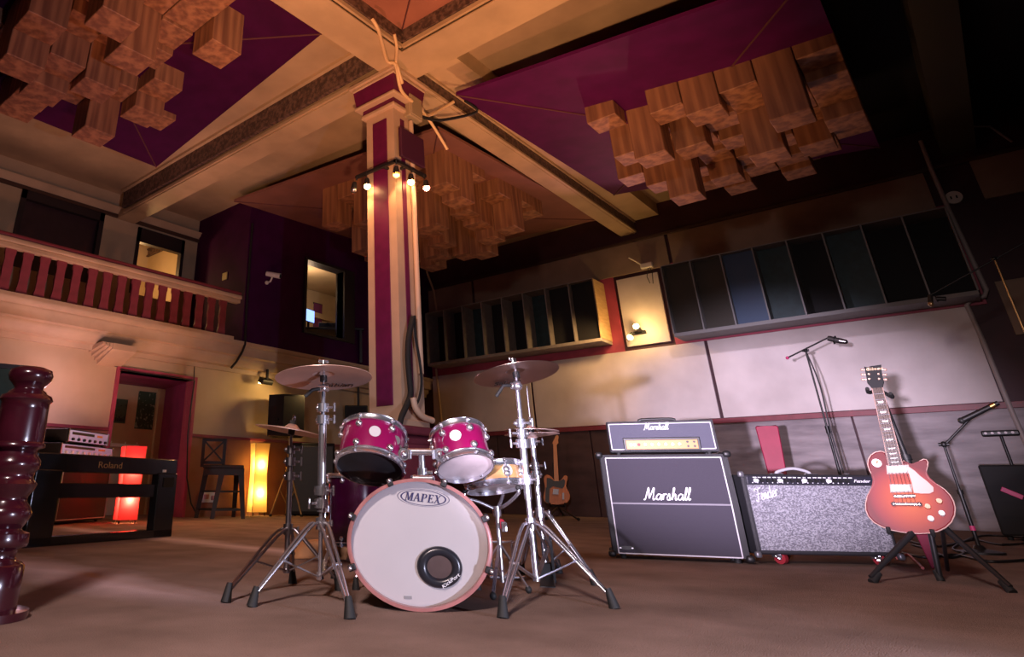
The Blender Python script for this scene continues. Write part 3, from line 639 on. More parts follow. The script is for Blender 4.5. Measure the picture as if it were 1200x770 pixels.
# bass cabinet behind the piano with two amplifier heads
F = Fr(fl(122, 611), xdir=fl(122, 611) - fl(62, 616)); W = (fl(122, 611) - fl(62, 616)).length
z0 = F.p(100, 536).z
t = thing('bass_cabinet', 'black bass speaker cabinet with pale edging standing behind the piano', 'speaker cabinet', F.o, F.rz)
MB().bb(-W, 0, 0.02, .55, .03, z0, .02).build('body', tolex, t)
MB().bb(-W + .04, -.04, -.005, .03, .07, z0 - .04).build('grille_cloth', blackm, t)
p_ = MB()
for a, b in (((-W + .03, -.006, .06), (-.03, -.006, .06)), ((-W + .03, -.006, z0 - .03), (-.03, -.006, z0 - .03)), ((-W + .03, -.006, .06), (-W + .03, -.006, z0 - .03)), ((-.03, -.006, .06), (-.03, -.006, z0 - .03))): p_.cyl(a, b, .008, seg=6)
p_.build('piping', mat('grey_piping', (.42, .42, .45), .5), t)
for x in (-W + .08, -.08): MB().sph((x, .1, .03), .03).build('rubber_foot', rubber, t)
def amp_unit(label, x0px, x1px, ytop, ybot, yd, knobs, bright):
    a = F.p(x0px, ybot); b = F.p(x1px, ybot); zt = F.p((x0px + x1px) / 2, ytop).z; zb = yd
    w = b.x - a.x; o = F.w((a.x + w / 2, .04, zb)); H = zt - zb
    t = thing('bass_amplifier', label, 'amplifier', o, F.rz)
    MB().bb(-w / 2, w / 2, .0, .42, .02, H, .012).build('body', blackm, t)
    silver = mat('silver_glow_panel', (.42, .46, .72), .4, .1, emit=(.45, .5, 1.), estr=.10)  # the fronts also glow faintly blue
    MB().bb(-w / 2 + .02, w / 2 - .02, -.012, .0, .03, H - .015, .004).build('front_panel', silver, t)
    for i in range(knobs):
        x = -w / 2 + .12 + (w - .22) * i / (knobs - 1)
        MB().cyl((x, -.012, H * .3), (x, -.045, H * .3), .022, .018).build('knob', black if not bright else mat('cream_knob', (.7, .68, .7), .4), t)
    MB().bb(-w / 2 + .1, w * .12, -.018, -.01, H * .62, H * .80).build('display', black, t)
    if bright:
        for i in range(9): MB().sph((-w / 2 + .12 + (w - .22) * i / 8 + .035, -.016, H * .30), .012, seg=8).build('indicator_light', mat('led_' + 'pcm'[i % 3], (.5, .5, .5), .4, emit=((1, .25, .5), (.3, .9, 1.), (.7, .3, 1.))[i % 3], estr=2.), t)
    MB().bb(w * .2, w * .33, -.018, -.01, H * .62, H * .76).build('badge', mat('orange_badge', (.7, .28, .1), .5), t)
    for s in (-w / 2 + .06, w / 2 - .06): MB().cyl((s, .05, 0), (s, .05, .02), .025).build('foot', rubber, t)
    for s in (-w / 2 + .012, w / 2 - .012): MB().bb(s - .012, s + .012, -.02, .0, .02, H).build('rack_ear', steel, t)
    return zt
zz_ = amp_unit('wide silver fronted bass amplifier resting on the black cabinet', 71, 133, 521.5, 537, z0, 9, True)
amp_unit('smaller dark fronted amplifier stacked on the wide silver one', 80, 128, 505, 521, zz_, 7, False)

# fabric column lamps (red by the piano, yellow by the bar stool)
def translucent(name, col, k=.55):
    m = bpy.data.materials.new(name); m.use_nodes = True; nt = m.node_tree; b = nt.nodes['Principled BSDF']
    tr = nt.nodes.new('ShaderNodeBsdfTranslucent'); mx = nt.nodes.new('ShaderNodeMixShader'); tr.inputs[0].default_value = (*col, 1)
    b.inputs['Base Color'].default_value = (*[c * .7 for c in col], 1); b.inputs['Roughness'].default_value = .9
    mx.inputs[0].default_value = k; nt.links.new(b.outputs[0], mx.inputs[1]); nt.links.new(tr.outputs[0], mx.inputs[2])
    nt.links.new(mx.outputs[0], nt.nodes['Material Output'].inputs[0]); return m
def column_lamp(label, base, yaw, halfs, m, lc, power, seam):
    F = Fr(base, yaw)
    t = thing('floor_lamp', label, 'floor lamp', F.o, F.rz)
    b = MB(); n = 4
    rings = []
    for h, z in catmull([V(a, c, 0) for a, c in halfs], 4) and [(v.x, v.y) for v in catmull([V(a, c, 0) for a, c in halfs], 4)]:
        rings.append([b.bm.verts.new((sx * h, sy * h, z)) for sx, sy in ((-1, -1), (1, -1), (1, 1), (-1, 1))])
    for r0, r1 in zip(rings, rings[1:]):
        for k in range(4): b.bm.faces.new((r0[k], r0[(k + 1) % 4], r1[(k + 1) % 4], r1[k]))
    b.build('lamp_shade', m, t, ang=30)
    fr = MB()
    for k in range(4): fr.tube([r[k].co.copy() if False else V(*((-1, 1, 1, -1)[k] * v[0] * 1.01, (-1, -1, 1, 1)[k] * v[0] * 1.01, v[1])) for v in halfs], .006, 5)
    fr.build('seam_cord', mat('seam_cord', (.30, .13, .05), .7), t)
    z0, z1 = halfs[0][1], halfs[-1][1]; h = halfs[0][0]
    for sx in (-1, 1):
        for sy in (-1, 1): MB().cyl((sx * h * .8, sy * h * .8, 0), (sx * h * .8, sy * h * .8, z0 + .01), .012).build('leg', seam_m, t)
    MB().cyl((0, 0, z0), (0, 0, z1 * .8), .012).bb(-h * .8, h * .8, -.02, .02, z0, z0 + .02).bb(-.02, .02, -h * .8, h * .8, z0, z0 + .02).build('stem', steel, t)
    for zf in (.27, .68):
        z = z0 + (z1 - z0) * zf
        MB().sph((.0, 0, z), .05, seg=12).build('bulb', mat('lamp_bulb', (1, .9, .7), .5), t)
        L = bpy.data.lights.new('lamp_light', 'POINT'); L.color = lc; L.energy = power; L.shadow_soft_size = .055
        o = bpy.data.objects.new('lamp_light', L); COL.objects.link(o); o.location = F.w((0, 0, z))
        o2 = t.children[-1]; o2.visible_shadow = True
        L.use_shadow = True
        o.location = F.w((0, -.09, z))
    return t
F0 = Fr(fl(300, 604.5)); s = (F0.p(312.4, 560).x - F0.p(289.4, 560).x) / 2
zz = [F0.p(300, y).z for y in (600, 580, 555, 535, 519.8)]
k_ = .80
column_lamp('glowing yellow fabric floor lamp between the bar stool and the black speaker', fl(300, 604.5), F0.rz + .42, [(s * k_ * a, z) for a, z in zip((1.0, .93, .84, .90, 1.02), zz)], translucent('yellow_shade', (1.0, .72, .30)), (1., .62, .20), 21, 0)
F0 = Fr(fl(146, 613)); s = (F0.p(167, 560).x - F0.p(136, 560).x) / 2
zz = [F0.p(146, y).z for y in (609, 585, 565, 540, 523)]
column_lamp('glowing red fabric floor lamp behind the piano', fl(146, 613), F0.rz + .25, [(s * k_ * a, z) for a, z in zip((.93, .9, .88, .96, 1.02), zz)], translucent('red_shade', (1.0, .085, .13)), (1., .42, .17), 22, 0)

# bar stool
F = Fr(fl(250, 608)); P = lambda x, y, d=0: F.p(x, y, d)
t = thing('bar_stool', 'black metal bar stool with a crossed back beside the yellow lamp', 'bar stool', F.o, F.rz)
zs = P(260, 547).z; a = P(238, 547); b = P(286, 546); c = P(259, 549)
sx0, sx1 = a.x, b.x; dpt = sx1 - sx0
st = mat('stool_metal', (.007, .005, .004), .6)
MB().bb(sx0, sx1, -.05, dpt - .1, zs - .03, zs + .03, .015).build('seat', st, t)
ap = MB().bb(sx0 + .02, sx1 - .02, -.04, -.02, zs - .14, zs - .02).bb(sx0 + .02, sx0 + .04, 0, dpt - .15, zs - .14, zs - .02).bb(sx1 - .04, sx1 - .02, 0, dpt - .15, zs - .14, zs - .02)
ap.build('apron', st, t)
fx = [(P(229, 608).x, dpt * .45, sx0 + .05, dpt - .15), (P(248, 611).x, -.12, c.x + .02, -.02), (P(284.5, 608).x, -.05, sx1 - .04, 0.0), (P(268, 606).x + .1, dpt, sx1 - .1, dpt - .15)]
for x0, y0, x1, y1 in fx:
    MB().slab([(x0 - .035, y0, 0), (x0 + .035, y0, 0), (x1 + .05, y1, zs - .1), (x1 + .05, y1, zs - .02), (x1 - .05, y1, zs - .02), (x1 - .05, y1, zs - .1)], (0, .05, 0)).build('leg', st, t)
for i, j in ((0, 1), (1, 2), (2, 3), (3, 0)):
    b_ = MB()
    for f in (.18, .55):
        A = V(*fx[i][:2], 0).lerp(V(fx[i][2], fx[i][3], zs - .05), f); B = V(*fx[j][:2], 0).lerp(V(fx[j][2], fx[j][3], zs - .05), f); b_.bar(A + V(0, .025, 0), B + V(0, .025, 0), .035, .03)
    b_.build('rung', st, t)
zt = P(250, 512.5).z; xl, xr = P(237.5, 530).x, P(263, 530).x; yb = .30
b_ = MB().bb(xl - .03, xl + .03, yb, yb + .04, zs, zt).bb(xr - .03, xr + .03, yb, yb + .04, zs, zt)
b_.build('back_post', st, t)
zc0 = P(250, 541).z
MB().bar((xl, yb + .02, zt - .03), (xr, yb + .02, zc0), .05, .03).bar((xr, yb + .02, zt - .03), (xl, yb + .02, zc0), .05, .03).bb(xl, xr, yb, yb + .04, zc0 - .03, zc0 + .02).bb(xl, xr, yb, yb + .04, zt - .05, zt).build('cross_back', st, t)

# PA speaker on a tripod, subwoofer and hung speaker
F = Fr(fl(336, 603) * .935); P = lambda x, y, d=0: F.p(x, y, d)
zt, zb = P(335, 463).z, P(335, 512).z
t = thing('tripod_stand', 'brass coloured speaker tripod behind the low left cymbal', 'stand', F.o, F.rz)
MB().cyl((0, .0, .12), (0, 0, zb), .022).build('pole', mat('tripod_brass', (.34, .24, .10), .4, .6), t)
MB().cyl((0, 0, zb * .60), (0, 0, zb * .68), .045).build('hub', black, t)
for ang in (pi + .25, -.5, 1.6):
    e = V(math.cos(ang) * .32, math.sin(ang) * .32, .02)
    l_ = MB().cyl((0, 0, zb * .64), e, .016).cyl((0, 0, .2), e * .5 + V(0, 0, zb * .32), .010).build('leg', MATS['tripod_brass'], t)
    MB().sph(e, .03).build('rubber_foot', rubber, l_)
x0, xm, x1 = P(314, 490).x, P(331, 490).x, P(356.5, 490).x
t = thing('loudspeaker', 'tall black loudspeaker on the brass tripod against the ochre wall', 'speaker', F.w((0, 0, zb)), F.rz)
H = zt - zb
b_ = MB().slab([(xm, -.16, 0), (x1, -.05, 0), (x1 - .03, .32, 0), (x0 + .1, .36, 0), (x0, .0, 0)], (0, 0, H), .02).build('cabinet', blackm, t)
MB().slab([(xm + .02, -.165, .04), (x1 - .02, -.066, .04), (x1 - .02, -.066, H - .04), (xm + .02, -.165, H - .04)], (0, -.012, 0)).build('grille', blackm, t)
n_ = (V(x0, 0, 0) - V(xm, -.16, 0)).normalized()
for zf in (.28, .40): MB().box((0, 0, 0), (.09, .05, .05), .008, Matrix.Translation(V(xm, -.16, 0) + n_ * .13 + V(0, -.0, H * zf)) @ Matrix.Rotation(math.atan2(n_.y, n_.x), 4, 'Z')).build('handle_slot', blackm, t)
F = Fr(fl(357, 602.5) * .93); P = lambda x, y, d=0: F.p(x, y, d)
t = thing('subwoofer', 'large black bass bin on the floor under the tall loudspeaker', 'speaker', F.o, F.rz)
a, b = P(341, 560).x, P(392, 560).x; zt = P(350, 519).z
MB().bb(a, b, 0, .7, .02, zt, .02).build('cabinet', blackm, t); MB().bb(a + .04, b - .04, -.015, .0, .08, zt - .06, .004).build('grille', black, t)
for x in (a + .1, b - .1): MB().cyl((x, .1, 0), (x, .1, .03), .03).build('foot', rubber, t)
q0 = ony(417, 485, YL - .45); q0.z = 0; F = Fr(q0); P = lambda x, y, d=0: F.p(x, y, d)
t = thing('loudspeaker', 'small dark loudspeaker hung from a rod behind the left drums', 'speaker', F.o, F.rz)
a, b = P(404, 485).x, P(431, 485).x; zt, zb = P(417, 475).z, P(417, 495.5).z
MB().bb(a, b, 0, .3, zb, zt, .02).build('cabinet', mat('dark_green_box', (.012, .022, .018), .6), t); MB().bb(a + .03, b - .03, -.012, 0, zb + .03, zt - .03).build('grille', blackm, t)
MB().cyl((P(420, 470).x, .15, zt - .01), (P(420, 470).x, .15, 2.72 - 0), .03).build('rod', black, t)
# posters and hallway
for (x0, x1, z0, z1, lab, c1) in ((6.29, 6.54, 1.66, 2.12, 'small dark city skyline poster in the corridor beyond the doorway', (.05, .08, .05)), (6.76, 7.16, 1.58, 2.32, 'large dark green floral poster in the corridor beyond the doorway', (.03, .06, .03))):
    t = thing('poster', lab, 'poster', ((x0 + x1) / 2, YU + .018, (z0 + z1) / 2))
    MB().bb(-(x1 - x0) / 2, (x1 - x0) / 2, -.012, 0, -(z1 - z0) / 2, (z1 - z0) / 2).build('sheet', mat('poster_' + lab[:5], c1, .6, col2=(.25, .30, .22) if x0 > 6.6 else (.01, .02, .01), scale=14, lo=.36, hi=.42), t)
    rn = random.Random(4); d_ = MB()
    if x0 > 6.6: continue
    if x0 < 6.6:
        for k in range(6): d_.bb(-.10 + k * .035, -.075 + k * .035, -.016, -.012, -.2, -.16 + rn.random() * .15)
        d_.build('skyline', blackm, t)
    else:
        for k in range(12): d_.sph((rn.uniform(-.15, .15), -.013, rn.uniform(-.3, .3)), rn.uniform(.015, .03), (1, .15, 1.6), 8)
        d_.build('flowers', mat('poster_flowers', (.42, .34, .26), .6), t)
t = thing('coat_rail', 'white coat rail on the corridor wall low behind the red lamp', 'coat rail', (6.55, YU + .018, 1.25))
MB().bb(-.5, .35, -.03, 0, -.03, .03).build('board', MATS['white_plastic'], t)
for x in (-.3, 0, .25): MB().tube([(x, -.03, 0), (x, -.1, -.02), (x, -.12, .06)], .012, 6).build('hook', MATS['white_plastic'], t)
# in the control room
F = Fr(V(*ony(368, 385, 11.3)[:2], 3.25) if False else V(ony(368, 385, 11.3).x, 11.3, 3.25))
P = lambda x, y, d=0: F.p(x, y, d)
t = thing('studio_desk', 'dark desk inside the control room window', 'desk', F.o, F.rz)
MB().bb(-.7, 1.2, -.35, .5, P(368, 387).z - .05, P(368, 387).z, .01).build('desk_top', black, t)
for x in (-.65, 1.1): MB().bb(x, x + .06, -.3, .45, 0, P(368, 387).z - .05).build('leg', black, t)
zd = P(368, 387).z
t = thing('computer_monitor', 'blue lit monitor seen through the control room window', 'monitor', F.w((0, 0, zd)), F.rz)
a, b = P(357, 372).x, P(366, 372).x
m4 = Matrix.Translation(((a + b) / 2, -.1, P(361, 371).z - zd)) @ Matrix.Rotation(.9, 4, 'Z')
MB().box((0, 0, 0), (.44, .03, .32), .006, m4).build('casing', black, t); MB().box((0, -.02, 0), (.41, .004, .29), 0, m4).build('screen', mat('blue_screen', (.1, .2, .8), .3, emit=(.25, .4, 1.), estr=2.2), t)
MB().cyl(((a + b) / 2, -.08, 0), ((a + b) / 2, -.08, .2), .03).box(((a + b) / 2, -.08, .01), (.2, .15, .02)).build('stand', black, t)
t = thing('studio_monitor', 'black studio speaker on the control room desk', 'speaker', F.w((P(384, 383).x, -.0, zd)), F.rz)
h = P(384, 378).z - zd
MB().bb(-.22, .22, 0, .3, 0, h, .015).build('cabinet', black, t)
for zf, r in ((.35, .1), (.78, .045)): MB().cyl((0, 0, h * zf), (0, -.012, h * zf), r, seg=20).build('cone', blackm, t)
t = thing('wall_board', 'purple board on the back wall of the control room', 'board', (ony(373, 370, YU + .55).x, YU + .585, ony(373, 370, YU + .55).z))
MB().bb(-.16, .16, -.02, 0, -.45, .35).build('sheet', mat('purple_board', (.16, .03, .12), .6), t); MB().bb(-.18, .18, -.012, .003, .33, .37).build('top_rail', black, t)
# ================================================================== DRUM KIT
D = Fr(fl(491, 717.5)); DP = D.p
a_ = (DP(576.5, 639).x - DP(405.5, 639).x) / 2; zt = DP(491, 560.5).z; b_r = zt / 2; SX = min(a_ / b_r, 1.22)
DC = DP(491, 639).x
t = thing('bass_drum', 'large bass drum with white front head and rosewood hoop', 'bass drum', D.o, D.rz)
MBD = Matrix.Translation((DC, 0, b_r)) @ RX
R = b_r
DEPTH = .50
MB().lathe([(R * .94, -.046), (R * .94, -DEPTH + .03)], 64, MBD, sx=SX).build('shell', plum, t)
MB().lathe([(R * .925, -.047), (R * .925, -DEPTH + .03)], 64, MBD, sx=SX).build('shell_lining', mat('pale_lining', (.62, .5, .42), .6), t)
for z0 in (0, -DEPTH + .045):
    MB().lathe([(R, z0 - .003), (R, z0 - .045), (R * .945, z0 - .045), (R * .945, z0), (R * .995, z0)], 72, MBD, True, SX).build('hoop', hoop_m, t)
def disc_hole(name, m, par, hole, ry=-.03):
    b = MB(); bm = b.bm; es = []
    def ring(cx, cz, rx, rz, n):
        vs = [bm.verts.new((cx + rx * math.cos(2 * pi * k / n), ry, cz + rz * math.sin(2 * pi * k / n))) for k in range(n)]
        return [bm.edges.new((vs[k], vs[(k + 1) % n])) for k in range(n)]
    es += ring(DC, R, R * .95 * SX, R * .95, 72)
    if hole: es += ring(*hole, 40)
    bmesh.ops.triangle_fill(bm, use_beauty=True, edges=es)
    return b.build(name, m, par)
kp = DP(515, 664.5, .044); kx = (DP(542, 664).x - DP(488, 664).x) / 2; kz = (DP(515, 639.5).z - DP(515, 689.5).z) / 2
fh = disc_hole('front_head', head_w, t, (kp.x, kp.z, kx * .62, kz * .62), .045)
disc_hole('batter_head', mat('inner_head', (.62, .50, .50), .6, var=.3, scale=5), t, None, DEPTH - .03)
pr = []
for k in range(10):
    an = 2 * pi * k / 10; pr.append((1 - .23 + .23 * math.cos(an), .016 * math.sin(an) / kz * 1.0))
MB().lathe([(kz * r, z * kz) for r, z in pr], 48, Matrix.Translation((kp.x, .040, kp.z)) @ RX, True, kx / kz).build('port_ring', mat('port_rubber', (.015, .016, .022), .28), t)
r_ = math.radians(34)
text('KickPort', kz * .25, white_t, t, (kp.x + kx * .46, .0255, kp.z - kz * .62), (pi / 2, -r_, 0), .1, name='port_lettering', sx=1.25)
# maker's oval
m0 = DP(496, 583.5, .044); ow = (DP(527, 583).x - DP(465, 583).x) / 2; oh = (DP(496, 573.5).z - DP(496, 594).z) / 2
for kk, rr in ((1.0, .012), (.88, .03)):
    MB().lathe([(oh * kk, .0), (oh * kk * (1 - rr * 2.2), .0)], 56, Matrix.Translation((m0.x, .0435, m0.z)) @ Matrix.Rotation(.07, 4, 'Y') @ RX, False, ow / oh).build('logo_oval', navy_t, t)
block_serif(ow * 1.42, oh * .95, navy_t, t, Matrix.Translation((m0.x, .0435, m0.z)) @ Matrix.Rotation(.09, 4, 'Y'))
q = DP(478, 701, .026); MB().box((q.x, .0435, q.z), (.035, .002, .012)).build('head_label', grey_t, t)
for k in range(8):
    an = math.radians(22.5 + 45 * k); cx_, cz_ = DC + R * SX * math.cos(an), R + R * math.sin(an)
    if cz_ < .03: continue
    M = Matrix.Translation((cx_, 0, cz_)) @ Matrix.Rotation(pi / 2 - an, 4, 'Y')
    o = MB().box((0, .02, .008), (.030, .055, .022), .006, M).box((0, -.006, -.006), (.028, .012, .022), .004, M).build('claw', black, t)
    M2 = MB().cyl(M @ V(0, -.012, .010), M @ V(0, .10, .010), .005, seg=8).sph(M @ V(0, -.014, .010), .010, seg=10).build('tension_rod', chrome, o)
    MB().box((0, .20, -.012), (.022, .09, .03), .006, M).build('lug', chrome, t)
for px, s in ((417, -1), (560, 1)):
    f = D.l(fl(px, 691)); top = V(DC + s * R * SX * .86, f.y + .06, .20)
    o = MB().cyl(top, f + V(0, 0, .05), .009).cyl(top + V(0, -.02, 0), top + V(0, .05, 0), .02).build('spur', chrome, t)
    MB().cyl(f + V(0, 0, .0), f + V(0, 0, .06), .022, .012).build('rubber_foot', rubber, o)
# double tom holder
YT = .20
p0 = DP(495, 560, YT); p1 = DP(495, 530, YT)
h = MB().cyl((p0.x, YT, R * 2 * .96), (p0.x, YT, p1.z + .01), .017).box((p0.x, YT, R * 2 * .965 + .012), (.12, .10, .05), .012).cyl((p0.x, YT, R * 2 + .01), (p0.x, YT, R * 2 + .05), .026).cyl((p0.x, YT, R * 2 + .03), (p0.x + .05, YT - .02, R * 2 + .03), .008)
a = DP(471, 529, YT); b = DP(517, 532, YT)
h.box(((a.x + b.x) / 2, YT, p1.z), (abs(b.x - a.x) * .8, .05, .034), .010)
for q, s in ((a, -1), (b, 1)):
    h.cyl((q.x - s * .01, YT - .04, p1.z - .012), (q.x - s * .01, YT + .04, p1.z - .012), .030).cyl((q.x, YT, p1.z), (q.x + s * .035, YT, p1.z + .06), .014).sph((q.x - s * .01, YT - .045, p1.z - .012), .018, seg=10).cyl((q.x + s * .03, YT - .03, p1.z + .055), (q.x + s * .03, YT + .04, p1.z + .055), .024).box((q.x - s * .04, YT - .05, p1.z - .012), (.018, .012, .05), .005)
h.build('tom_holder', chrome, t)

def drum_shell(t, c, u, r, L, shell_m, lowm, topm, nl, lug0=0., badge=None, one_piece=False, front=V(0, -1, 0), ft=1):
    """c: middle of the bottom rim, u: unit axis up."""
    M = axis_m(c, u)
    MB().lathe([(r * .95, .012), (r * .955, .02), (r * .955, L - .02), (r * .95, L - .012)], 56, M).build('shell', shell_m, t)
    MB().lathe([(0, .004), (r * .96, .006)], 56, M).build('bottom_head', lowm, t)
    MB().lathe([(0, L - .004), (r * .96, L - .006)], 56, M).build('top_head', topm, t)
    for z, s in ((0, 1), (L, -1)):
        MB().lathe([(r, z - .012 * s), (r * 1.02, z - .010 * s), (r, z - .006 * s), (r, z + .016 * s), (r * 1.025, z + .018 * s), (r * 1.025, z + .022 * s), (r * .965, z + .022 * s), (r * .965, z - .012 * s)], 56, M, True).build('hoop', chrome, t)
    for k in range(nl):
        an = lug0 + 2 * pi * k / nl; d = V(math.cos(an), math.sin(an), 0)
        b = None
        if False and one_piece: b.cyl(M @ (d * r * .985 + V(0, 0, .03)), M @ (d * r * .985 + V(0, 0, L - .03)), .008, seg=8)
        for z in ((.045, L - .045) if L > .1 else (.035, L - .035)):
            b = MB().sph(M @ (d * (r * .975) + V(0, 0, z)), .019, (1, 1, 1), 10).cyl(M @ (d * r * .95 + V(0, 0, z)), M @ (d * (r * .995) + V(0, 0, z)), .010, seg=10)
            g = b.build('lug', chrome, t)
        for z0, z1 in ((-.012, .045), (L + .012, L - .045)):
            b = MB().cyl(M @ (d * r * 1.01 + V(0, 0, z0)), M @ (d * r * 1.005 + V(0, 0, z1)), .0045, seg=6).box((0, 0, 0), (.022, .018, .014), .003, M @ Matrix.Translation(d * r * 1.01 + V(0, 0, z0 + (.014 if z0 < 0 else -.014))) @ Matrix.Rotation(an, 4, 'Z'))
            b.build('tension_rod', chrome, g)
    if badge is not None:
        an, z, br = badge; Mi = M.inverted(); 
        d = V(math.cos(an), math.sin(an), 0)
        MB().cyl(M @ (d * r * .95 + V(0, 0, z)), M @ (d * r * .962 + V(0, 0, z)), br, seg=24).build('badge', mat('badge_silver', (.75, .74, .76), .35, .4), t)
    return M
def face_angle(M, frame, target):      # angle round a drum at which its shell faces a local direction
    d = M.to_3x3().inverted() @ Vector(target); return math.atan2(d.y, d.x)
def tom(name, label, cat, lo, hi, hwpx, y, tilt, roll, shell_m, lowm, topm, nl, L=None, badge_px=None, rtop=None, lug_shift=0.):
    c = DP(lo[0], lo[1], y); r = (DP(lo[0] + hwpx, lo[1], y).x - DP(lo[0] - hwpx, lo[1], y).x) / 2
    u = V(math.sin(roll), math.sin(tilt), math.cos(tilt) * math.cos(roll)).normalized()
    if L is None: L = (DP(hi[0], hi[1], y).z - c.z) / max(.3, u.z)
    o = D.w(c); t = thing(name, label, cat, o, D.rz)
    M = axis_m(V(0, 0, 0), u); fa = face_angle(M, D, V(0, -1, 0))
    bd = None
    if badge_px is not None: bd = (fa + badge_px, L * .56, .030)
    drum_shell(t, V(0, 0, 0), u, r, L, shell_m, lowm, topm, nl, fa + pi / nl + lug_shift, bd)
    return t, c, r, u, L
tom('tom_drum', 'larger magenta rack tom with a dark lower head above the left of the bass drum', 'tom drum', (433, 548), (438, 506), 40, YT + .02, .46, .10, magenta, head_k, head_w, 6, badge_px=.10, lug_shift=.1)
tom('tom_drum', 'smaller magenta rack tom with a pale lower head above the right of the bass drum', 'tom drum', (545, 547.5), (540, 508), 34, YT + .02, .46, -.13, magenta, head_c, head_w, 6, badge_px=-.16, lug_shift=-.1)
# snare
tt_, c, r, u, L = tom('snare_drum', 'maple snare drum with chrome rims behind the smaller tom', 'snare drum', (580, 572), (576, 547), 35, .56, .16, -.10, maple, mat('snare_side_head', (.5, .45, .45), .3), head_w, 8, badge_px=.45)
# snare stand
o = D.w((c.x, .56, 0)); t = thing('snare_stand', 'chrome snare stand with basket arms right of the bass drum', 'stand', o, D.rz)
hz = c.z - .11
MB().cyl((0, 0, .06), (0, 0, hz), .012).cyl((0, 0, hz - .03), (0, 0, hz + .02), .022).box((.03, -.02, hz - .08), (.03, .03, .05), .006).build('pole', chrome, t)
for k in range(3):
    an = -.9 + k * 2.1; d = V(math.cos(an), math.sin(an), 0)
    l_ = MB().tube([V(0, 0, hz), d * r * .6 + V(0, 0, hz + .04), d * r * 1.03 + V(0, 0, c.z - .035 + u.x * -r * d.x), d * r * 1.06 + V(0, 0, c.z - .005 - u.x * r * d.x * .8)], .009, 8, 4).build('basket_arm', chrome, t)
    MB().sph(d * r * 1.06 + V(0, 0, c.z - .005 - u.x * r * d.x * .8), .015, seg=10).build('rubber_grip', rubber, l_)
    an = (.6, 2.7, 4.3)[k]; d = V(math.cos(an), math.sin(an), 0) * .72
    l_ = MB().bar(V(0, 0, .24), d * .24 + V(0, 0, .02), .016, .008).bar(V(0, 0, .08), d * .13 + V(0, 0, .135), .012, .006).build('leg', chrome, t)
    MB().sph(d * .24 + V(0, 0, .018), .018, seg=10).build('rubber_foot', rubber, l_)
# floor tom
FT = Fr(fl(420, 655)); P = FT.p
c = P(418, 632); r = (P(455, 600).x - P(381, 600).x) / 2; zt = P(418, 557).z; zb = P(418, 640).z + .02
t = thing('floor_tom', 'dark plum floor tom on legs behind the left of the bass drum', 'tom drum', FT.o, FT.rz)
M = drum_shell(t, V(0, 0, zb), V(0, 0, 1), r, zt - zb, plum, head_k, head_w, 8, -pi / 2 + .25)
for an in (pi + .25, -.6, 1.4):
    d = V(math.cos(an), math.sin(an), 0)
    l_ = MB().tube([d * r * 1.07 + V(0, 0, zt - .08), d * r * 1.07 + V(0, 0, zb + .02), d * r * 1.12 + V(0, 0, zb - .06), d * r * 1.12 + V(0, 0, .03)], .008, 8).box(d * r * 1.03 + V(0, 0, (zt + zb) / 2), (.05, .05, .06), .01).build('leg', chrome, t)
    MB().cyl(d * r * 1.12, d * r * 1.12 + V(0, 0, .05), .018).build('rubber_foot', rubber, l_)

# ------------------------------------------------------------------ stands
def tripod_legs(t, hub, collar, feet, mm, spread=.03, r=.011, mid=.5):
    for f in feet:
        f = Vector(f); d = V(f.x, f.y, 0).normalized(); side = V(-d.y, d.x, 0)
        top = d * .035 + V(0, 0, hub); bend = V(f.x, f.y, 0) * .22 + V(0, 0, hub - .02)
        end = V(f.x, f.y, .045)
        b = MB()
        for s in (-1, 1):
            b.tube([top + side * s * .014, bend.lerp(end, .05) + side * s * .018, end + side * s * .005], .0085, 6, 3)
        mp = bend.lerp(end, mid)
        b.bar(V(0, 0, collar) + d * .02, mp, .024, .006)
        b.cyl(mp - side * .022, mp + side * .022, .008, seg=8)
        l_ = b.build('leg', mm, t)
        MB().cyl(V(f.x, f.y, .0) + d * .01, end + V(0, 0, .035) - d * .012, .026, .014, 14).build('rubber_foot', rubber, l_)
    MB().cyl((0, 0, hub - .03), (0, 0, hub + .025), .027).cyl((0, 0, hub), (.045, -.02, hub), .008).box((.055, -.025, hub), (.012, .03, .03), .005).build('hub', mm, t)
    MB().cyl((0, 0, collar - .015), (0, 0, collar + .015), .02).build('collar', mm, t)
def clampset(b, z, r, s=1):
    b.cyl((0, 0, z - .022), (0, 0, z + .022), r * 1.75, seg=16).cyl((0, 0, z), (s * .05, -.03, z), .007, seg=8).box((s * .062, -.037, z), (.012, .016, .05), .005).sph((-s * .028, 0, z), .013, seg=10)
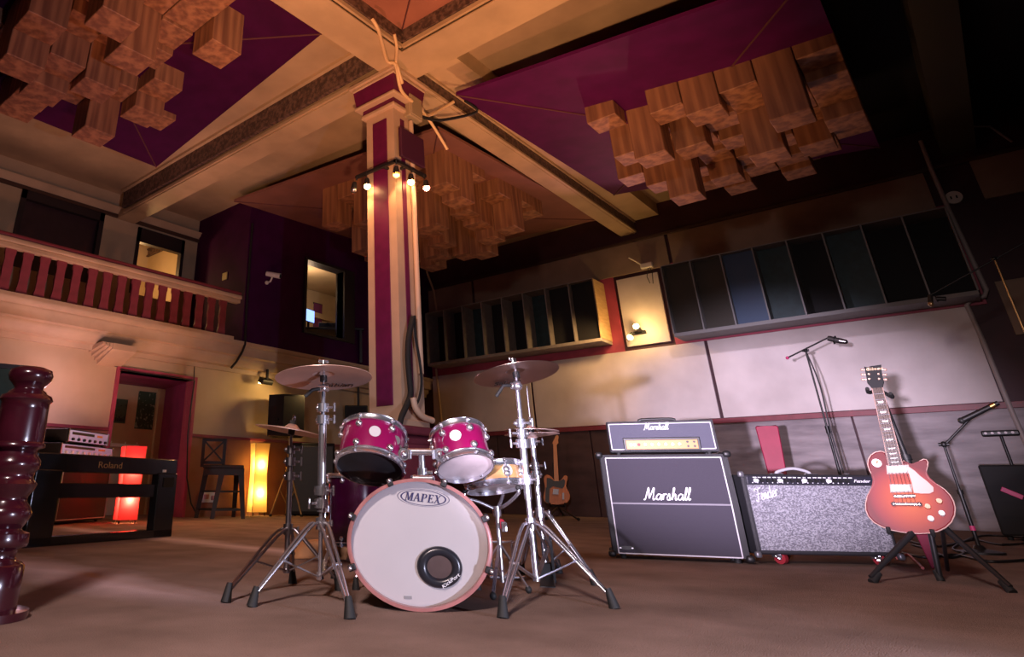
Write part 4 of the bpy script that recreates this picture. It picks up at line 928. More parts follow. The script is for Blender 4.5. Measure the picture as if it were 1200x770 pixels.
def cymbal(label, F, c, n, R, bell=.20, mm=brass, logo=None, lw=None, name='cymbal', lpos=None):
    t = thing(name, label, 'cymbal', F.w(c), F.rz)
    M = axis_m(V(0, 0, 0), n)
    pts = [(0.008, .052 * R / .25), (R * bell * .6, .046 * R / .25), (R * bell, .026 * R / .25), (R * bell * 1.15, .022 * R / .25), (R * .6, .012 * R / .25), (R, 0), (R, -.0015)]
    b = MB().lathe(pts + [(r_, z - .0025) for r_, z in pts[::-1][1:]], 64, M)
    b.build('bronze_plate', mm, t, ang=60)
    MB().cyl(M @ V(0, 0, .05 * R / .25), M @ V(0, 0, .05 * R / .25 + .018), .02).build('felt', mat('felt', (.05, .05, .05), .9), t)
    w = MB().cyl(M @ V(0, 0, .05 * R / .25 + .018), M @ V(0, 0, .05 * R / .25 + .045), .010)
    w.box((0, 0, .05 * R / .25 + .04), (.06, .008, .02), .004, M); w.build('wing_nut', chrome, t)
    MB().cyl(M @ V(0, 0, .012), M @ V(0, 0, -.02), .02).build('sleeve', black, t)
    if logo:
        z = -.004 + .012 * .55
        for s_, body in ((1, logo),):
            tx = text(body, R * .42, black_t, t, (0, 0, 0), shear=.3, ext=.0006, sx=.62, name='cymbal_logo')
            # lies on the underside, readable from below in front
            n_ = Vector(n).normalized(); fwd = (V(0, -1, 0) - n_ * n_.dot(V(0, -1, 0))).normalized(); rt = fwd.cross(-n_)
            # text x -> right, text y -> away (towards the stem), text z -> down
            xax = V(1, 0, 0) - n_ * n_.x; xax.normalize(); yax = (-n_).cross(xax)
            tx.matrix_local = Matrix.Translation(fwd * R * lpos[1] + xax * R * lpos[0] + n_ * (.012 * (1 - abs(lpos[1])) * R / .25 * .9 - .005)) @ Matrix((xax, yax, -n_)).transposed().to_4x4()
    return t
def stand(label, basepx, feetpx, hub_y, collar_z, poley, tubes, clamps, top, mm, name='cymbal_stand', poles_x=None):
    F = Fr(fl(*basepx)); zz = lambda y: F.p(poles_x, y).z
    t = thing(name, label, 'stand', F.o, F.rz)
    tripod_legs(t, zz(hub_y), collar_z, [F.l(fl(*f)) for f in feetpx], mm)
    for nm, (y0, y1, r) in zip(('lower_tube', 'middle_tube', 'upper_tube', 'rod'), tubes):
        b = MB().cyl((0, 0, zz(y0) if y0 else .08), (0, 0, zz(y1)), r); b.build(nm, mm, t)
    for i, (y, r, s) in enumerate(clamps):
        b = MB(); clampset(b, zz(y), r, s); b.build('clamp', mm, t)
    return t, F
# left tall crash
tL, FL = stand('tall chrome cymbal stand left of the bass drum', (374.5, 702), ((297, 711), (409, 725), (392, 678)), 613, .10, None,
               ((None, 590, .011), (600, 492, .022), (495, 455, .012), (455, 426, .007)), ((590, .02, -1), (575, .022, 1), (492, .02, 1), (478, .018, 1)), 426, chrome, poles_x=377)
z = FL.p(379, 442).z; q = FL.p(380, 441); r = (FL.p(437, 441).x - FL.p(323.5, 441).x) / 2
MB().sph((0, 0, FL.p(379, 455).z), .024, (1, 1, 1), 12).cyl((-.03, 0, FL.p(379, 455).z), (.03, 0, FL.p(379, 455).z), .02).build('tilter', chrome, tL)
MB().tube([(-.02, -.02, FL.p(379, 456).z), (-.06, -.03, FL.p(379, 458).z), (-.10, -.03, FL.p(379, 466).z)], .010, 6).build('tilter_lever', rubber, tL)
cymbal('large crash cymbal high on the tall stand left of the bass drum', FL, V(0, 0, q.z - .01), V(-.02, .10, 1), r, logo='Sabian', lpos=(.30, -.60))
# left low cymbal
tW, FW = stand('dark low cymbal stand at the far left of the kit', (335, 690), ((266, 706), (342.5, 684), (396, 692)), 619.5, .09, None,
               ((None, 560, .016), (575, 525, .013), (530, 506, .008)), ((558, .017, 1), (541, .017, 1), (527, .014, 1)), 506, darkchrome, poles_x=338)
q = FW.p(331, 503); r = (FW.p(374, 503).x - FW.p(288, 503).x) / 2
MB().tube([V(0, 0, FW.p(338, 512).z), V(.0, 0, q.z - .01)], .008, 6).build('tilter', chrome, tW)
cymbal('low bronze cymbal tilted over the far left stand', FW, V(.0, 0, q.z - .012), V(.16, -.01, 1), r * 1.0)
# right tall crash
tR, FR_ = stand('tall chrome cymbal stand right of the bass drum', (630.5, 701), ((590, 724), (718, 713), (655, 672)), 613, .09, None,
                ((None, 560, .015), (585, 505, .020), (520, 450, .013), (452, 427, .008)), ((562, .02, 1), (520, .022, -1), (508, .016, -1), (496, .014, 1)), 427, chrome, poles_x=614)
q = FR_.p(607, 436.5); r = (FR_.p(658, 436).x - FR_.p(556, 436).x) / 2
zz = FR_.p(611, 452).z
MB().sph((0, 0, zz), .03, seg=12).cyl((-.035, 0, zz), (.02, 0, zz), .02).build('tilter', chrome, tR)
MB().tube([(-.03, -.02, zz), (-.075, -.03, zz), (-.12, -.03, zz - .06)], .010, 6).build('tilter_lever', rubber, tR)
cymbal('large crash cymbal high on the tall stand right of the bass drum', FR_, V(0, 0, q.z - .01), V(-.13, .11, 1), r, mm=mat('pale_bronze', (.66, .52, .48), .28, 1., var=.2, scale=3, bump=.05, bscale=60), logo='Sabian', lpos=(-.25, -.60))
# hi-hat
tH, FH = stand('chrome hi-hat stand with a pedal behind the right crash stand', (641, 681), ((696, 686), (612, 676), (640, 660)), 600, .09, None,
               ((None, 585, .015), (600, 517, .017), (520, 505, .007), (505, 452, .005)), ((556, .018, -1), (546, .015, 1), (518, .017, 1)), 452, chrome, name='hi_hat_stand', poles_x=633)
zh = FH.p(629, 507).z; r = (FH.p(661, 507).x - FH.p(596, 507).x) / 2
MB().cyl((0, 0, zh - .01), (0, 0, zh + .07), .013).build('clutch', chrome, tH)
pd = MB().box((0, -.16, .035), (.085, .26, .012), .004, Matrix.Rotation(.12, 4, 'X')).box((0, -.03, .05), (.10, .03, .10), .006)
for s in (-.045, .045): pd.bb(s - .008, s + .008, -.06, .0, .0, .26)
pd.build('pedal', black, tH)
cymbal('top hi-hat cymbal seen edge on behind the right crash stand', FH, V(0, 0, zh + .012), V(0.02, 0, 1), r, name='hi_hat_cymbal')
t2 = cymbal('bottom hi-hat cymbal under its twin behind the right crash stand', FH, V(0, 0, zh - .012), V(.02, 0.01, -1), r, name='hi_hat_cymbal')
# bass drum pedal
F = Fr(fl(592, 676), D.rz)
t = thing('bass_drum_pedal', 'chrome kick pedal on the floor right of the bass drum', 'pedal', F.o, F.rz)
MB().box((0, .02, .010), (.22, .30, .02), .006).build('base_plate', chrome, t)
MB().box((0.0, -.0, .06), (.10, .26, .012), .004, Matrix.Rotation(.22, 4, 'X')).build('footboard', steel, t)
for s in (-.07, .07): MB().cyl((s, .10, .0), (s, .10, .20), .010).build('post', chrome, t)
MB().cyl((-.09, .10, .19), (.09, .10, .19), .009).cyl((.0, .10, .19), (.0, .03, .30), .006).build('axle', chrome, t)
MB().cyl((0, .02, .30), (0, .06, .30), .03).build('beater', mat('red_felt', (.5, .02, .05), .8), t)
MB().box((-.12, .0, .05), (.05, .10, .05), .012).build('clamp', chrome, t)
# small cushion glimpsed behind the left stands
F = Fr(fl(378, 656))
t = tag(MB().slab([(-.26, 0, 0), (.18, 0, 0), (.22, 0, .10), (.05, 0, .13), (-.16, 0, .12)], (0, .2, 0), .03).build('cushion', mat('orange_cloth', (.62, .27, .10), .85, var=.3), loc=F.o), 'small orange cushion on the carpet behind the left stands', 'cushion'); t.rotation_euler.z = F.rz
# ================================================================== AMPLIFIERS
BL, BR = fl(718.6, 654.5), fl(881, 661.5)
A = Fr(BL, xdir=BR - BL); P = A.p; W = (BR - BL).length; zt = P(709, 534).z
ztm = (P(709, 534, .06).z + P(853, 531, .06).z) / 2; zk = P(740, 590).z
z0 = .035; YB = .34
t = thing('speaker_cabinet', 'tall black guitar speaker cabinet with white script under the amplifier head', 'speaker cabinet', A.o, A.rz)
prof = [(.0, z0), (.0, zk), (.07, ztm), (YB, ztm), (YB, z0)]
MB().slab([(0, y, z) for y, z in prof], (W, 0, 0), .012).build('body', tolex, t)
grl = mat('black_grille_cloth', (.038, .033, .050), .75, bump=.4, bscale=300, scale=60)
kk = .07 / (ztm - zk)
zlow, zup = P(723, 648).z, P(712, 537, .07).z
x0, x1 = .05, W - .05
g = MB().slab([(x0, -.004, zlow), (x1, -.004, zlow), (x1, -.004, zk - .006), (x0, -.004, zk - .006)], (0, .02, 0))
g.slab([(x0, -.002, zk + .006), (x1, -.002, zk + .006), (x1, kk * (zup - zk) - .004, zup), (x0, kk * (zup - zk) - .004, zup)], (0, .02, 0)); g.build('grille_cloth', grl, t)
pp_ = MB(); wp = mat('white_piping', (.62, .60, .66), .5)
c_ = [V(x0, -.008, zlow), V(x1, -.008, zlow), V(x1, -.008, zk), V(x1, kk * (zup - zk) - .010, zup), V(x0, kk * (zup - zk) - .010, zup), V(x0, -.008, zk)]
for i in range(6): pp_.cyl(c_[i], c_[(i + 1) % 6], .0055, seg=6)
pp_.build('piping', wp, t)
MB().bb(x0, x1, -.010, .0, zk - .006, zk + .006).build('kick_strip', mat('grey_strip', (.16, .15, .18), .6), t)
for x in (0, W):
    for y, z in ((0, z0), (YB, z0), (.07, ztm), (YB, ztm)): MB().box((x, y, z), (.06, .05, .05), .018).build('corner_protector', black, t)
q = P(782, 579, .02); lw_ = P(811, 579, .02).x - P(753, 579, .02).x; lh_ = P(782, 572).z - P(782, 586).z
script('Marshall', lw_, lh_, white_t, t, Matrix.Translation((q.x, kk * (q.z - zk) - .013, q.z)) @ Matrix.Rotation(-math.atan(kk), 4, 'X'))
q = P(733, 642); MB().bb(q.x - .05, q.x + .07, -.012, 0, q.z - .012, q.z + .014).build('badge_plate', black, t); MB().bb(q.x - .045, q.x - .03, -.014, 0, q.z - .004, q.z + .004).bb(q.x + .045, q.x + .06, -.014, 0, q.z - .004, q.z + .004).build('badge_screws', steel, t)
for x in (.08, W - .08):
    for y in (.06, YB - .06): MB().cyl((x, y, 0), (x, y, z0 + .01), .025).build('foot', rubber, t)
# head
hx0, hx1 = P(714.5, 528.6, .06).x, P(843, 526, .06).x; hz = P(712, 494, .06).z; hz0 = ztm + .022
hw = hx1 - hx0; H = hz - ztm
t = thing('amplifier_head', 'black guitar amplifier head with gold panel on the tall cabinet', 'amplifier', A.w((hx0 + hw / 2, .075, ztm)), A.rz)
MB().slab([(-hw / 2, 0, .02), (-hw / 2, .035, H), (-hw / 2, .28, H), (-hw / 2, .28, .02)], (hw, 0, 0), .014).build('body', tolex, t)
k2 = .035 / (H - .02); fy = lambda z: k2 * (z - .02)
fr = mat('head_front_vinyl', (.055, .055, .088), .55, bump=.3, bscale=260, scale=50)
MB().slab([(-hw / 2 + .025, fy(.05) - .004, .045), (hw / 2 - .025, fy(.05) - .004, .045), (hw / 2 - .025, fy(H - .03) - .004, H - .025), (-hw / 2 + .025, fy(H - .03) - .004, H - .025)], (0, .01, 0)).build('front_vinyl', fr, t)
b = MB(); c_ = [V(-hw / 2 + .022, fy(.042) - .006, .042), V(hw / 2 - .022, fy(.042) - .006, .042), V(hw / 2 - .022, fy(H - .022) - .006, H - .022), V(-hw / 2 + .022, fy(H - .022) - .006, H - .022)]
for i in range(4): b.cyl(c_[i], c_[(i + 1) % 4], .005, seg=6)
b.build('piping', wp, t)
lx = lambda px, py: A.l(A.w(P(px, py, .075))).x - (hx0 + hw / 2)
lz = lambda px, py: P(px, py, .08).z - ztm
ga, gb = lx(733.5, 520), lx(818, 520); g0, g1 = lz(775, 526.5), lz(775, 515.5)
MB().bb(ga - .02, gb + .02, fy(g0) - .012, fy(g1) + .01, g0 - .012, g1 + .02, .006).build('panel_surround', black, t)
pl = MB().bb(ga, gb, fy(g0) - .016, fy(g0), g0, g1, .003).build('control_panel', mat('gold_panel', (.34, .17, .055), .45, .2), t)
for i in range(6):
    x = ga + (gb - ga) * (.27 + .095 * i); MB().cyl((x, fy(g0) - .016, (g0 + g1) / 2), (x, fy(g0) - .035, (g0 + g1) / 2), .014, .011).build('knob', mat('gold_knob', (.75, .60, .42), .3, .6), pl)
for i, x in enumerate((.07, .12, .18)): MB().cyl((ga + (gb - ga) * x, fy(g0) - .016, (g0 + g1) / 2), (ga + (gb - ga) * x, fy(g0) - .026, (g0 + g1) / 2), .012).build('jewel_light' if i == 2 else 'switch', mat('red_jewel', (.6, .02, .02), .2) if i == 2 else white_t, pl)
for x in (.86, .95):
    for z in (.28, .74): MB().cyl((ga + (gb - ga) * x, fy(g0) - .016, g0 + (g1 - g0) * z), (ga + (gb - ga) * x, fy(g0) - .022, g0 + (g1 - g0) * z), .009).build('input_jack', black, pl)
q = P(769, 499.5, .09); lw_ = P(785, 500, .09).x - P(754, 500, .09).x; lh_ = P(769, 495.5).z - P(769, 503.5).z
script('Marshall', lw_, lh_, white_t, t, Matrix.Translation((q.x - hx0 - hw / 2, fy(q.z - ztm) - .011, q.z - ztm)) @ Matrix.Rotation(-math.atan(k2), 4, 'X'))
MB().tube([(-.14, .15, H), (-.12, .15, H + .022), (.12, .15, H + .022), (.14, .15, H)], .012, 8, 3).build('handle', black, t)
for x in (-hw / 2 + .07, hw / 2 - .07):
    for y in (.05, .23): MB().cyl((x, y, 0), (x, y, .025), .018).build('foot', rubber, t)
q = P(762, 532, .1); 
# silver faced combo
P1, P2 = fl(922, 662), fl(1035, 664)
B = Fr((P1 + P2) / 2, xdir=P2 - P1); P = B.p
x0, x1 = P(887.5, 645).x, P(1056, 653).x; zb = (P(888, 647.5).z + P(1054, 655).z) / 2; zt = (P(870, 556.5).z + P(1026, 556).z) / 2
t = thing('combo_amplifier', 'wide silver grille combo amplifier on red castors behind the sunburst guitar', 'amplifier', B.o, B.rz)
MB().bb(x0, x1, 0, .36, zb, zt, .014).build('body', tolex, t)
zc0, zc1 = P(900, 566.5).z, P(900, 560).z
sil = mat('silver_sparkle_cloth', (.42, .42, .47), .35, .35, col2=(.16, .16, .19), scale=90, stretch=(1, 1, 1.6), bump=.5, bscale=140, lo=.42, hi=.6, detail=3)
MB().bb(x0 + .03, x1 - .03, -.006, .01, zb + .03, zc0 - .012).build('grille_cloth', sil, t)
pl = MB().bb(x0 + .035, x1 - .035, -.010, .01, zc0 - .006, zc1 + .012, .003).build('control_panel', mat('dark_control_panel', (.02, .02, .03), .4), t)
n_ = 16
for i in range(n_):
    x = x0 + .10 + (x1 - x0 - .34) * i / (n_ - 1); z = (zc0 + zc1) / 2
    MB().cyl((x, -.010, z), (x, -.032, z), .017, .012).build('knob', black if i % 4 else white_t, pl)
rn = random.Random(2); b = MB()
for i in range(60):
    x = x0 + .07 + (x1 - x0 - .28) * i / 59; b.bb(x, x + rn.uniform(.006, .014), -.0125, -.009, zc1 - .0, zc1 + .006) if i % 3 else b.bb(x, x + .006, -.0125, -.009, zc0 + .002, zc0 + .008)
b.build('panel_markings', white_t, pl)
q = P(1003, 562); text('Twin Reverb', .028, white_t, t, (q.x + .03, -.0125, (zc0 + zc1) / 2), (pi / 2, 0, 0), .3, name='model_script', sx=1.25) if False else text('Fender', .03, white_t, t, (q.x + .03, -.0125, (zc0 + zc1) / 2), (pi / 2, 0, 0), .3, name='panel_script', sx=1.4)
q = P(897, 577); lw_ = P(914, 576).x - P(883, 576).x; lh_ = P(897, 569).z - P(897, 583).z
script('Fender', lw_, lh_, mat('logo_chrome', (.85, .85, .9), .3, .5), t, Matrix.Translation((q.x, -.014, q.z)) @ Matrix.Rotation(-.24, 4, 'Y'), .075)
MB().tube([(P(924, 556).x, .18, zt), (P(926, 552).x, .18, zt + .025), (P(944, 549).x, .18, zt + .05), (P(962, 552).x, .18, zt + .025), (P(965, 556).x, .18, zt)], .012, 8, 4).build('handle', mat('grey_handle', (.35, .35, .38), .5), t)
for x in (P(924, 556).x, P(965, 556).x): MB().bb(x - .05, x + .05, .16, .20, zt - .004, zt + .012, .004).build('handle_cap', chrome, t)
for x in (x0, x1):
    for z in (zb, zt):
        for y in (0, .36): MB().box((x, y, z), (.045, .045, .045), .014).build('corner_protector', mat('dull_corner', (.2, .2, .22), .4, .6), t)
for px in (917, 1034):
    for y in (.05, .31):
        x = P(px, 655, .0).x + (.15 if y > .2 else 0)
        c_ = MB().box((x, y, zb - .012), (.07, .06, .02), .004).bar((x, y, zb - .01), (x + .015, y - .01, .05), .03, .04).build('castor', chrome, t)
        MB().cyl((x + .0, y - .012, .042), (x + .035, y + .012, .042), .042, seg=20).build('wheel', mat('red_wheel', (.26, .02, .03), .35), c_)
        MB().cyl((x - .003, y - .014, .042), (x + .038, y + .014, .042), .016, seg=12).build('wheel_hub', steel, c_)
# pink chair behind it
F = Fr(fl(914, 628)); P = F.p
t = thing('chair', 'pink vinyl chair with a tall tapered back behind the silver combo amplifier', 'chair', F.o, F.rz)
pinkv = mat('pink_vinyl', (.36, .03, .075), .5, var=.15, scale=5, spec=.3)
za, zb_ = P(898, 498).z, P(911, 560).z
aL, aR, bL, bR = P(885.5, 500).x, P(911, 498).x, P(901, 556).x, P(921, 556).x
w1, w0 = (aR - aL) / 2 * 1.05, (bR - bL) / 2; cxx = (bL + bR) / 2; cxt = (aL + aR) / 2
MB().slab([(cxx - w0 * .95, .0, .40), (cxx + w0 * .95, .0, .40), (cxt + w1, .05, za - .02), (cxt + w1 * .8, .05, za), (cxt, .05, za - .02), (cxt - w1 * .8, .05, za), (cxt - w1, .05, za - .02)], (0, .05, 0), .012).build('backrest', pinkv, t)
MB().slab([(cxx - .24, -.02, .40), (cxx + .24, -.02, .40), (cxx + .24, .44, .40), (cxx - .24, .44, .40)], (0, 0, .07), .02).build('seat', pinkv, t)
for sx_ in (-.2, .2):
    for y in (.02, .40): MB().cyl((cxx + sx_, y, 0), (cxx + sx_ * .9, y, .40), .016).build('leg', chrome, t)

# ================================================================== GUITARS
LPF = Fr(fl(1100, 684)); KL = .16; Z0 = LPF.p(1066, 600).z
def G(px, py, d=0.): return LPF.p(px, py, .02 + d, Z0, KL)
nrm = V(0, -1, KL).normalized()
def gz(x, y): return G(980 + x / 3.5, 420 + y / 3.5)
body = [(213, 436), (208, 400), (200, 386), (182, 380), (160, 384), (142, 396), (131, 414), (129, 436), (137, 460), (150, 482), (156, 500), (153, 518), (140, 540), (127, 566), (120, 595), (121, 622), (132, 648), (154, 672), (186, 690), (224, 703), (262, 711), (300, 716), (340, 718), (380, 716), (416, 709), (448, 694), (472, 671), (485, 643), (488, 614), (481, 586), (466, 560), (444, 537), (418, 520), (394, 506), (378, 492), (368, 476), (369, 458), (374, 441), (376, 426), (370, 415), (358, 413), (344, 420), (330, 431), (316, 437), (300, 436), (287, 428), (276, 418), (268, 432)]
bp = [gz(*q) for q in body]
ctr = gz(305, 590)
t = thing('electric_guitar', 'cherry sunburst single cutaway electric guitar on the black stand at front right', 'guitar', LPF.o, LPF.rz)
sun = gradient_mat('cherry_sunburst', tuple(ctr), ((gz(480, 600) - ctr).x * 1.05, .5, (gz(300, 440).z - ctr.z) * 1.05), ((.0, (.38, .070, .010)), (.45, (.30, .036, .010)), (.85, (.17, .010, .014)), (1.1, (.10, .005, .010))), .42, .0)
MB().slab([p + nrm * .0 for p in bp], -nrm * .055, .008, 3).build('body', sun, t)
bn = MB(); bn.tube([p - nrm * .004 for p in bp] + [bp[0] - nrm * .004], .0042, 6); bn.build('binding', mat('cream_binding', (.40, .25, .21), .4), t)
up = lambda q, h: gz(*q) + nrm * h
nk = [(147, 124), (190, 121), (272, 436), (216, 441)]
MB().slab([up(q, .006) for q in nk], -nrm * .026, .003).build('neck', mat('mahogany', (.16, .05, .03), .35), t)
MB().slab([up((a + (2 if i in (0, 3) else -2), b), .013) for i, (a, b) in enumerate(nk)], -nrm * .008).build('fretboard', mat('rosewood', (.045, .02, .015), .4), t)
inl = MB()
L0, R0, L1, R1 = (147, 124), (190, 121), (216, 441), (272, 436)
lerp2 = lambda a, b, f: (a[0] + (b[0] - a[0]) * f, a[1] + (b[1] - a[1]) * f)
sc_ = [1 - 2 ** (-k / 12) for k in range(23)]; fm = sc_[22]
for k in range(1, 23):
    f = sc_[k] / fm; MB().cyl(up(lerp2(L0, L1, f), .0145), up(lerp2(R0, R1, f), .0145), .0016, seg=5).build('fret', steel, t)
for k in (3, 5, 7, 9, 12, 15, 17, 19, 21):
    f0, f1 = sc_[k - 1] / fm, sc_[k] / fm; a, b = f0 * .72 + f1 * .28, f0 * .28 + f1 * .72
    A_, B_, C_, D_ = lerp2(lerp2(L0, L1, a), lerp2(R0, R1, a), .2), lerp2(lerp2(L0, L1, a), lerp2(R0, R1, a), .8), lerp2(lerp2(L0, L1, b), lerp2(R0, R1, b), .72), lerp2(lerp2(L0, L1, b), lerp2(R0, R1, b), .28)
    inl.slab([up(q, .0142) for q in (A_, B_, C_, D_)], -nrm * .003)
inl.build('inlays', mat('pearl', (.5, .45, .42), .3), t)
nb = MB()
for a, b in ((L0, L1), (R0, R1)): nb.cyl(up(a, .008), up(b, .008), .003, seg=6)
nb.build('neck_binding', MATS['cream_binding'], t)
hd = [(147, 124), (138, 112), (127, 100), (124, 80), (119, 55), (114, 34), (128, 38), (146, 31), (166, 30), (184, 26), (186, 48), (188, 72), (196, 96), (192, 110), (190, 121)]
hs = MB().slab([up(q, .004) for q in hd], -nrm * .018, .002).build('headstock', blackm, t)
tn = MB()
for y, dx in ((46, 0), (66, 1), (86, 3)):
    for s, xx in ((-1, 120), (1, 186)): tn.cyl(up((xx + dx, y), -.004), up((xx + dx + s * 11, y), -.004), .005, seg=8).sph(up((xx + dx + s * 14, y), -.004), .011, (1, .6, .8), 10).cyl(up((xx + dx - s * 13, y), .004), up((xx + dx - s * 13, y), .014), .006, seg=8)
tn.build('tuners', mat('pale_tuner', (.60, .36, .28), .35, .4), t)
ll = math.atan2((gz(190, 121) - gz(147, 124)).z, (gz(190, 121) - gz(147, 124)).x)
text('Gibson', .03, mat('gold_script', (.7, .5, .3), .4), hs, up((155, 44), .006), (pi / 2 - .16, 0, 0), .3, .0006, 'maker_script', sx=1.1)
ps = MB(); [ps.cyl(up(lerp2((152, 122), (221, 590), 0), .018) + (up((186, 120), .018) - up((152, 122), .018)) * k / 5, up((240, 596), .026) + (up((326, 596), .026) - up((240, 596), .026)) * k / 5, .0009, seg=4) for k in range(6)]; ps.build('strings', steel, t)
def plate(name, qs, h, m, th=.006, bev=.002): return MB().slab([up(q, h) for q in qs], -nrm * th, bev).build(name, m, t)
nick = mat('nickel_cover', (.42, .38, .37), .45, .5)
plate('pickup_ring', [(204, 438), (298, 436), (303, 472), (208, 476)], .006, mat('cream_plastic', (.36, .24, .20), .45))
plate('pickup', [(209, 443), (289, 441), (292, 470), (213, 472)], .018, nick, .014)
plate('pickup_ring', [(218, 516), (310, 516), (314, 550), (222, 552)], .006, MATS['cream_plastic'])
plate('pickup', [(222, 519), (302, 519), (305, 547), (226, 549)], .018, nick, .014)
plate('pickguard', [(278, 436), (300, 447), (322, 462), (342, 482), (372, 505), (399, 530), (400, 548), (384, 556), (350, 556), (318, 553), (310, 512), (298, 474)], .014, mat('cream_guard', (.42, .27, .23), .4), .004, .001)
MB().cyl(up((238, 568), .016), up((324, 566), .016), .011, seg=10).build('bridge', chrome, t); MB().cyl(up((236, 599), .014), up((345, 601), .014), .011, seg=10).sph(up((236, 599), .014), .016, seg=10).sph(up((342, 601), .014), .016, seg=10).build('tailpiece', chrome, t)
for q in ((375, 608), (422, 586)): MB().cyl(up(q, .0), up(q, .022), .017, .014, 16).build('knob', mat('amber_knob', (.55, .25, .12), .3), t)
for q in ((388, 658), (433, 636)): MB().cyl(up(q, .0), up(q, .024), .018, .015, 16).build('knob', mat('clear_knob', (.72, .68, .66), .2), t)
MB().cyl(up((166, 430), 0), up((166, 430), .008), .026, seg=20).build('toggle_plate', mat('cream_disc', (.75, .66, .6), .4), t); MB().cyl(up((166, 430), .008), up((170, 426), .03), .005).build('toggle_switch', MATS['amber_knob'], t)
bk = up((330, 700), -.07)
# its stand
FS = LPF; P = FS.p
t = thing('guitar_stand', 'black tripod guitar stand holding the sunburst guitar', 'stand', FS.o, FS.rz)
hubz = P(1095, 610).z; hub = V(P(1092, 612).x, .13, hubz)
fts = [FS.l(fl(1022, 683)), FS.l(fl(1187, 695)), FS.l(fl(1112, 672)) + V(0, .1, 0), ]
for f in fts[:2]:
    l_ = MB().tube([hub + V(0, 0, .05), hub.lerp(f, .3) + V(0, 0, .03), f + V(0, 0, .03)], [.018, .020, .013], 8).build('leg', black, t)
    MB().cyl(f + V(0, 0, .0), f.lerp(hub, .12) + V(0, 0, .01), .024, .018).build('rubber_foot', rubber, l_)
fm_ = FS.l(fl(1103, 681)); l_ = MB().tube([hub + V(-.01, 0, .05), fm_ + V(0, 0, .03)], .016, 8).build('leg', black, t); MB().cyl(fm_, fm_ + V(-.01, .01, .06), .022, .018).build('rubber_foot', rubber, l_)
tp = G(1030, 456, .10)
MB().cyl(hub, tp, .016).cyl(hub + V(.05, .04, 0), hub.lerp(fts[2], .95), .012).build('upright', black, t)
MB().cyl(hub, hub.lerp(tp, .45), .022).cyl(hub.lerp(tp, .43), hub.lerp(tp, .47), .03).build('lower_tube', black, t)
ya, yb2 = G(1020, 458, .0), G(1042, 464, .0)
MB().tube([tp, (tp + ya) / 2 + V(-.01, 0, -.01), ya + V(-.015, .0, -.01), ya + V(-.012, -.06, .01)], .012, 6, 3).tube([tp, (tp + yb2) / 2 + V(.01, 0, -.01), yb2 + V(.015, .0, -.01), yb2 + V(.01, -.06, .01)], .012, 6, 3).build('neck_yoke', rubber, t)
c1, c2 = gz(215, 706), gz(395, 716)
MB().tube([hub + V(0, -.02, .02), c1 + V(0, .09, -.015), c1 + V(0, -.03, -.014), c1 + V(0, -.035, .02)], .012, 6).tube([hub + V(0, -.02, .02), c2 + V(0, .09, -.015), c2 + V(0, -.03, -.014), c2 + V(0, -.035, .02)], .012, 6).build('cradle', rubber, t)
# pink strap hanging behind the stand
q = [(1073, 626), (1090, 626), (1100, 664), (1092, 667)]
F = Fr(fl(1096, 668) + V(.12, .0, 0)); 
tag(MB().slab([F.w(F.p(*p)) for p in q], ray(1090, 640).normalized() * .03, .006).build('strap', mat('dark_pink_strap', (.20, .015, .04), .6, spec=.2)), 'pink strap hanging to the floor behind the guitar stand', 'strap')
# far guitar
TF = Fr(fl(655, 604) * .945); P = lambda x, y, d=0.: TF.p(600 + x / 4.8143, 480 + y / 4.8143, d + .05, .3, .12)
n2 = V(0, -1, .12).normalized()
t = thing('electric_guitar', 'butterscotch electric guitar with a black pickguard standing far back by the dado', 'guitar', TF.o, TF.rz)
ob = [(236, 400), (228, 385), (212, 371), (196, 367), (184, 374), (178, 390), (182, 410), (188, 432), (188, 452), (181, 472), (176, 495), (180, 515), (194, 528), (220, 534), (255, 536), (290, 533), (314, 524), (326, 505), (328, 483), (320, 462), (308, 446), (302, 430), (306, 412), (314, 394), (314, 378), (303, 370), (292, 374), (284, 388), (276, 400), (264, 404)]
butter = mat('butterscotch_finish', (.62, .20, .055), .45, col2=(.5, .15, .04), scale=4, stretch=(3, 3, 1))
MB().slab([P(*q) for q in ob], -n2 * .06, .008).build('body', butter, t)
u2 = lambda q, h: P(*q) + n2 * h
MB().slab([u2(q, .012) for q in ((196, 385), (218, 388), (236, 402), (264, 405), (290, 392), (300, 402), (296, 430), (284, 445), (262, 440), (230, 434), (212, 446), (196, 440))], -n2 * .008).build('pickguard', black, t)
MB().slab([u2(q, .015) for q in ((233, 198), (252, 198), (264, 404), (238, 404))], -n2 * .035).build('neck', mat('maple_neck', (.60, .25, .09), .4), t)
MB().slab([u2(q, .010) for q in ((233, 200), (228, 188), (238, 168), (246, 150), (256, 144), (264, 152), (260, 172), (262, 188), (252, 200))], -n2 * .02).build('headstock', MATS['maple_neck'], t)
MB().slab([u2(q, .018) for q in ((232, 448), (264, 450), (262, 480), (230, 478))], -n2 * .012).build('bridge', MATS['dull_corner'], t)
MB().slab([u2(q, .014) for q in ((284, 470), (294, 470), (294, 508), (284, 508))], -n2 * .008).build('control_plate', MATS['dull_corner'], t)
MB().slab([u2(q, .014) for q in ((190, 440), (212, 440), (210, 532), (188, 520))], -n2 * .012).build('strap', black, t)
t = thing('guitar_stand', 'small black stand under the far butterscotch guitar', 'stand', TF.o, TF.rz)
cL, cR = P(215, 540), P(300, 540); hb = (cL + cR) / 2 + V(0, .12, -.03)
MB().tube([cL + V(0, -.08, .05), cL + V(0, -.07, -.02), cL + V(0, .1, -.02), cR + V(0, .1, -.02), cR + V(0, -.07, -.02), cR + V(0, -.08, .05)], .016, 6).build('cradle', black, t)
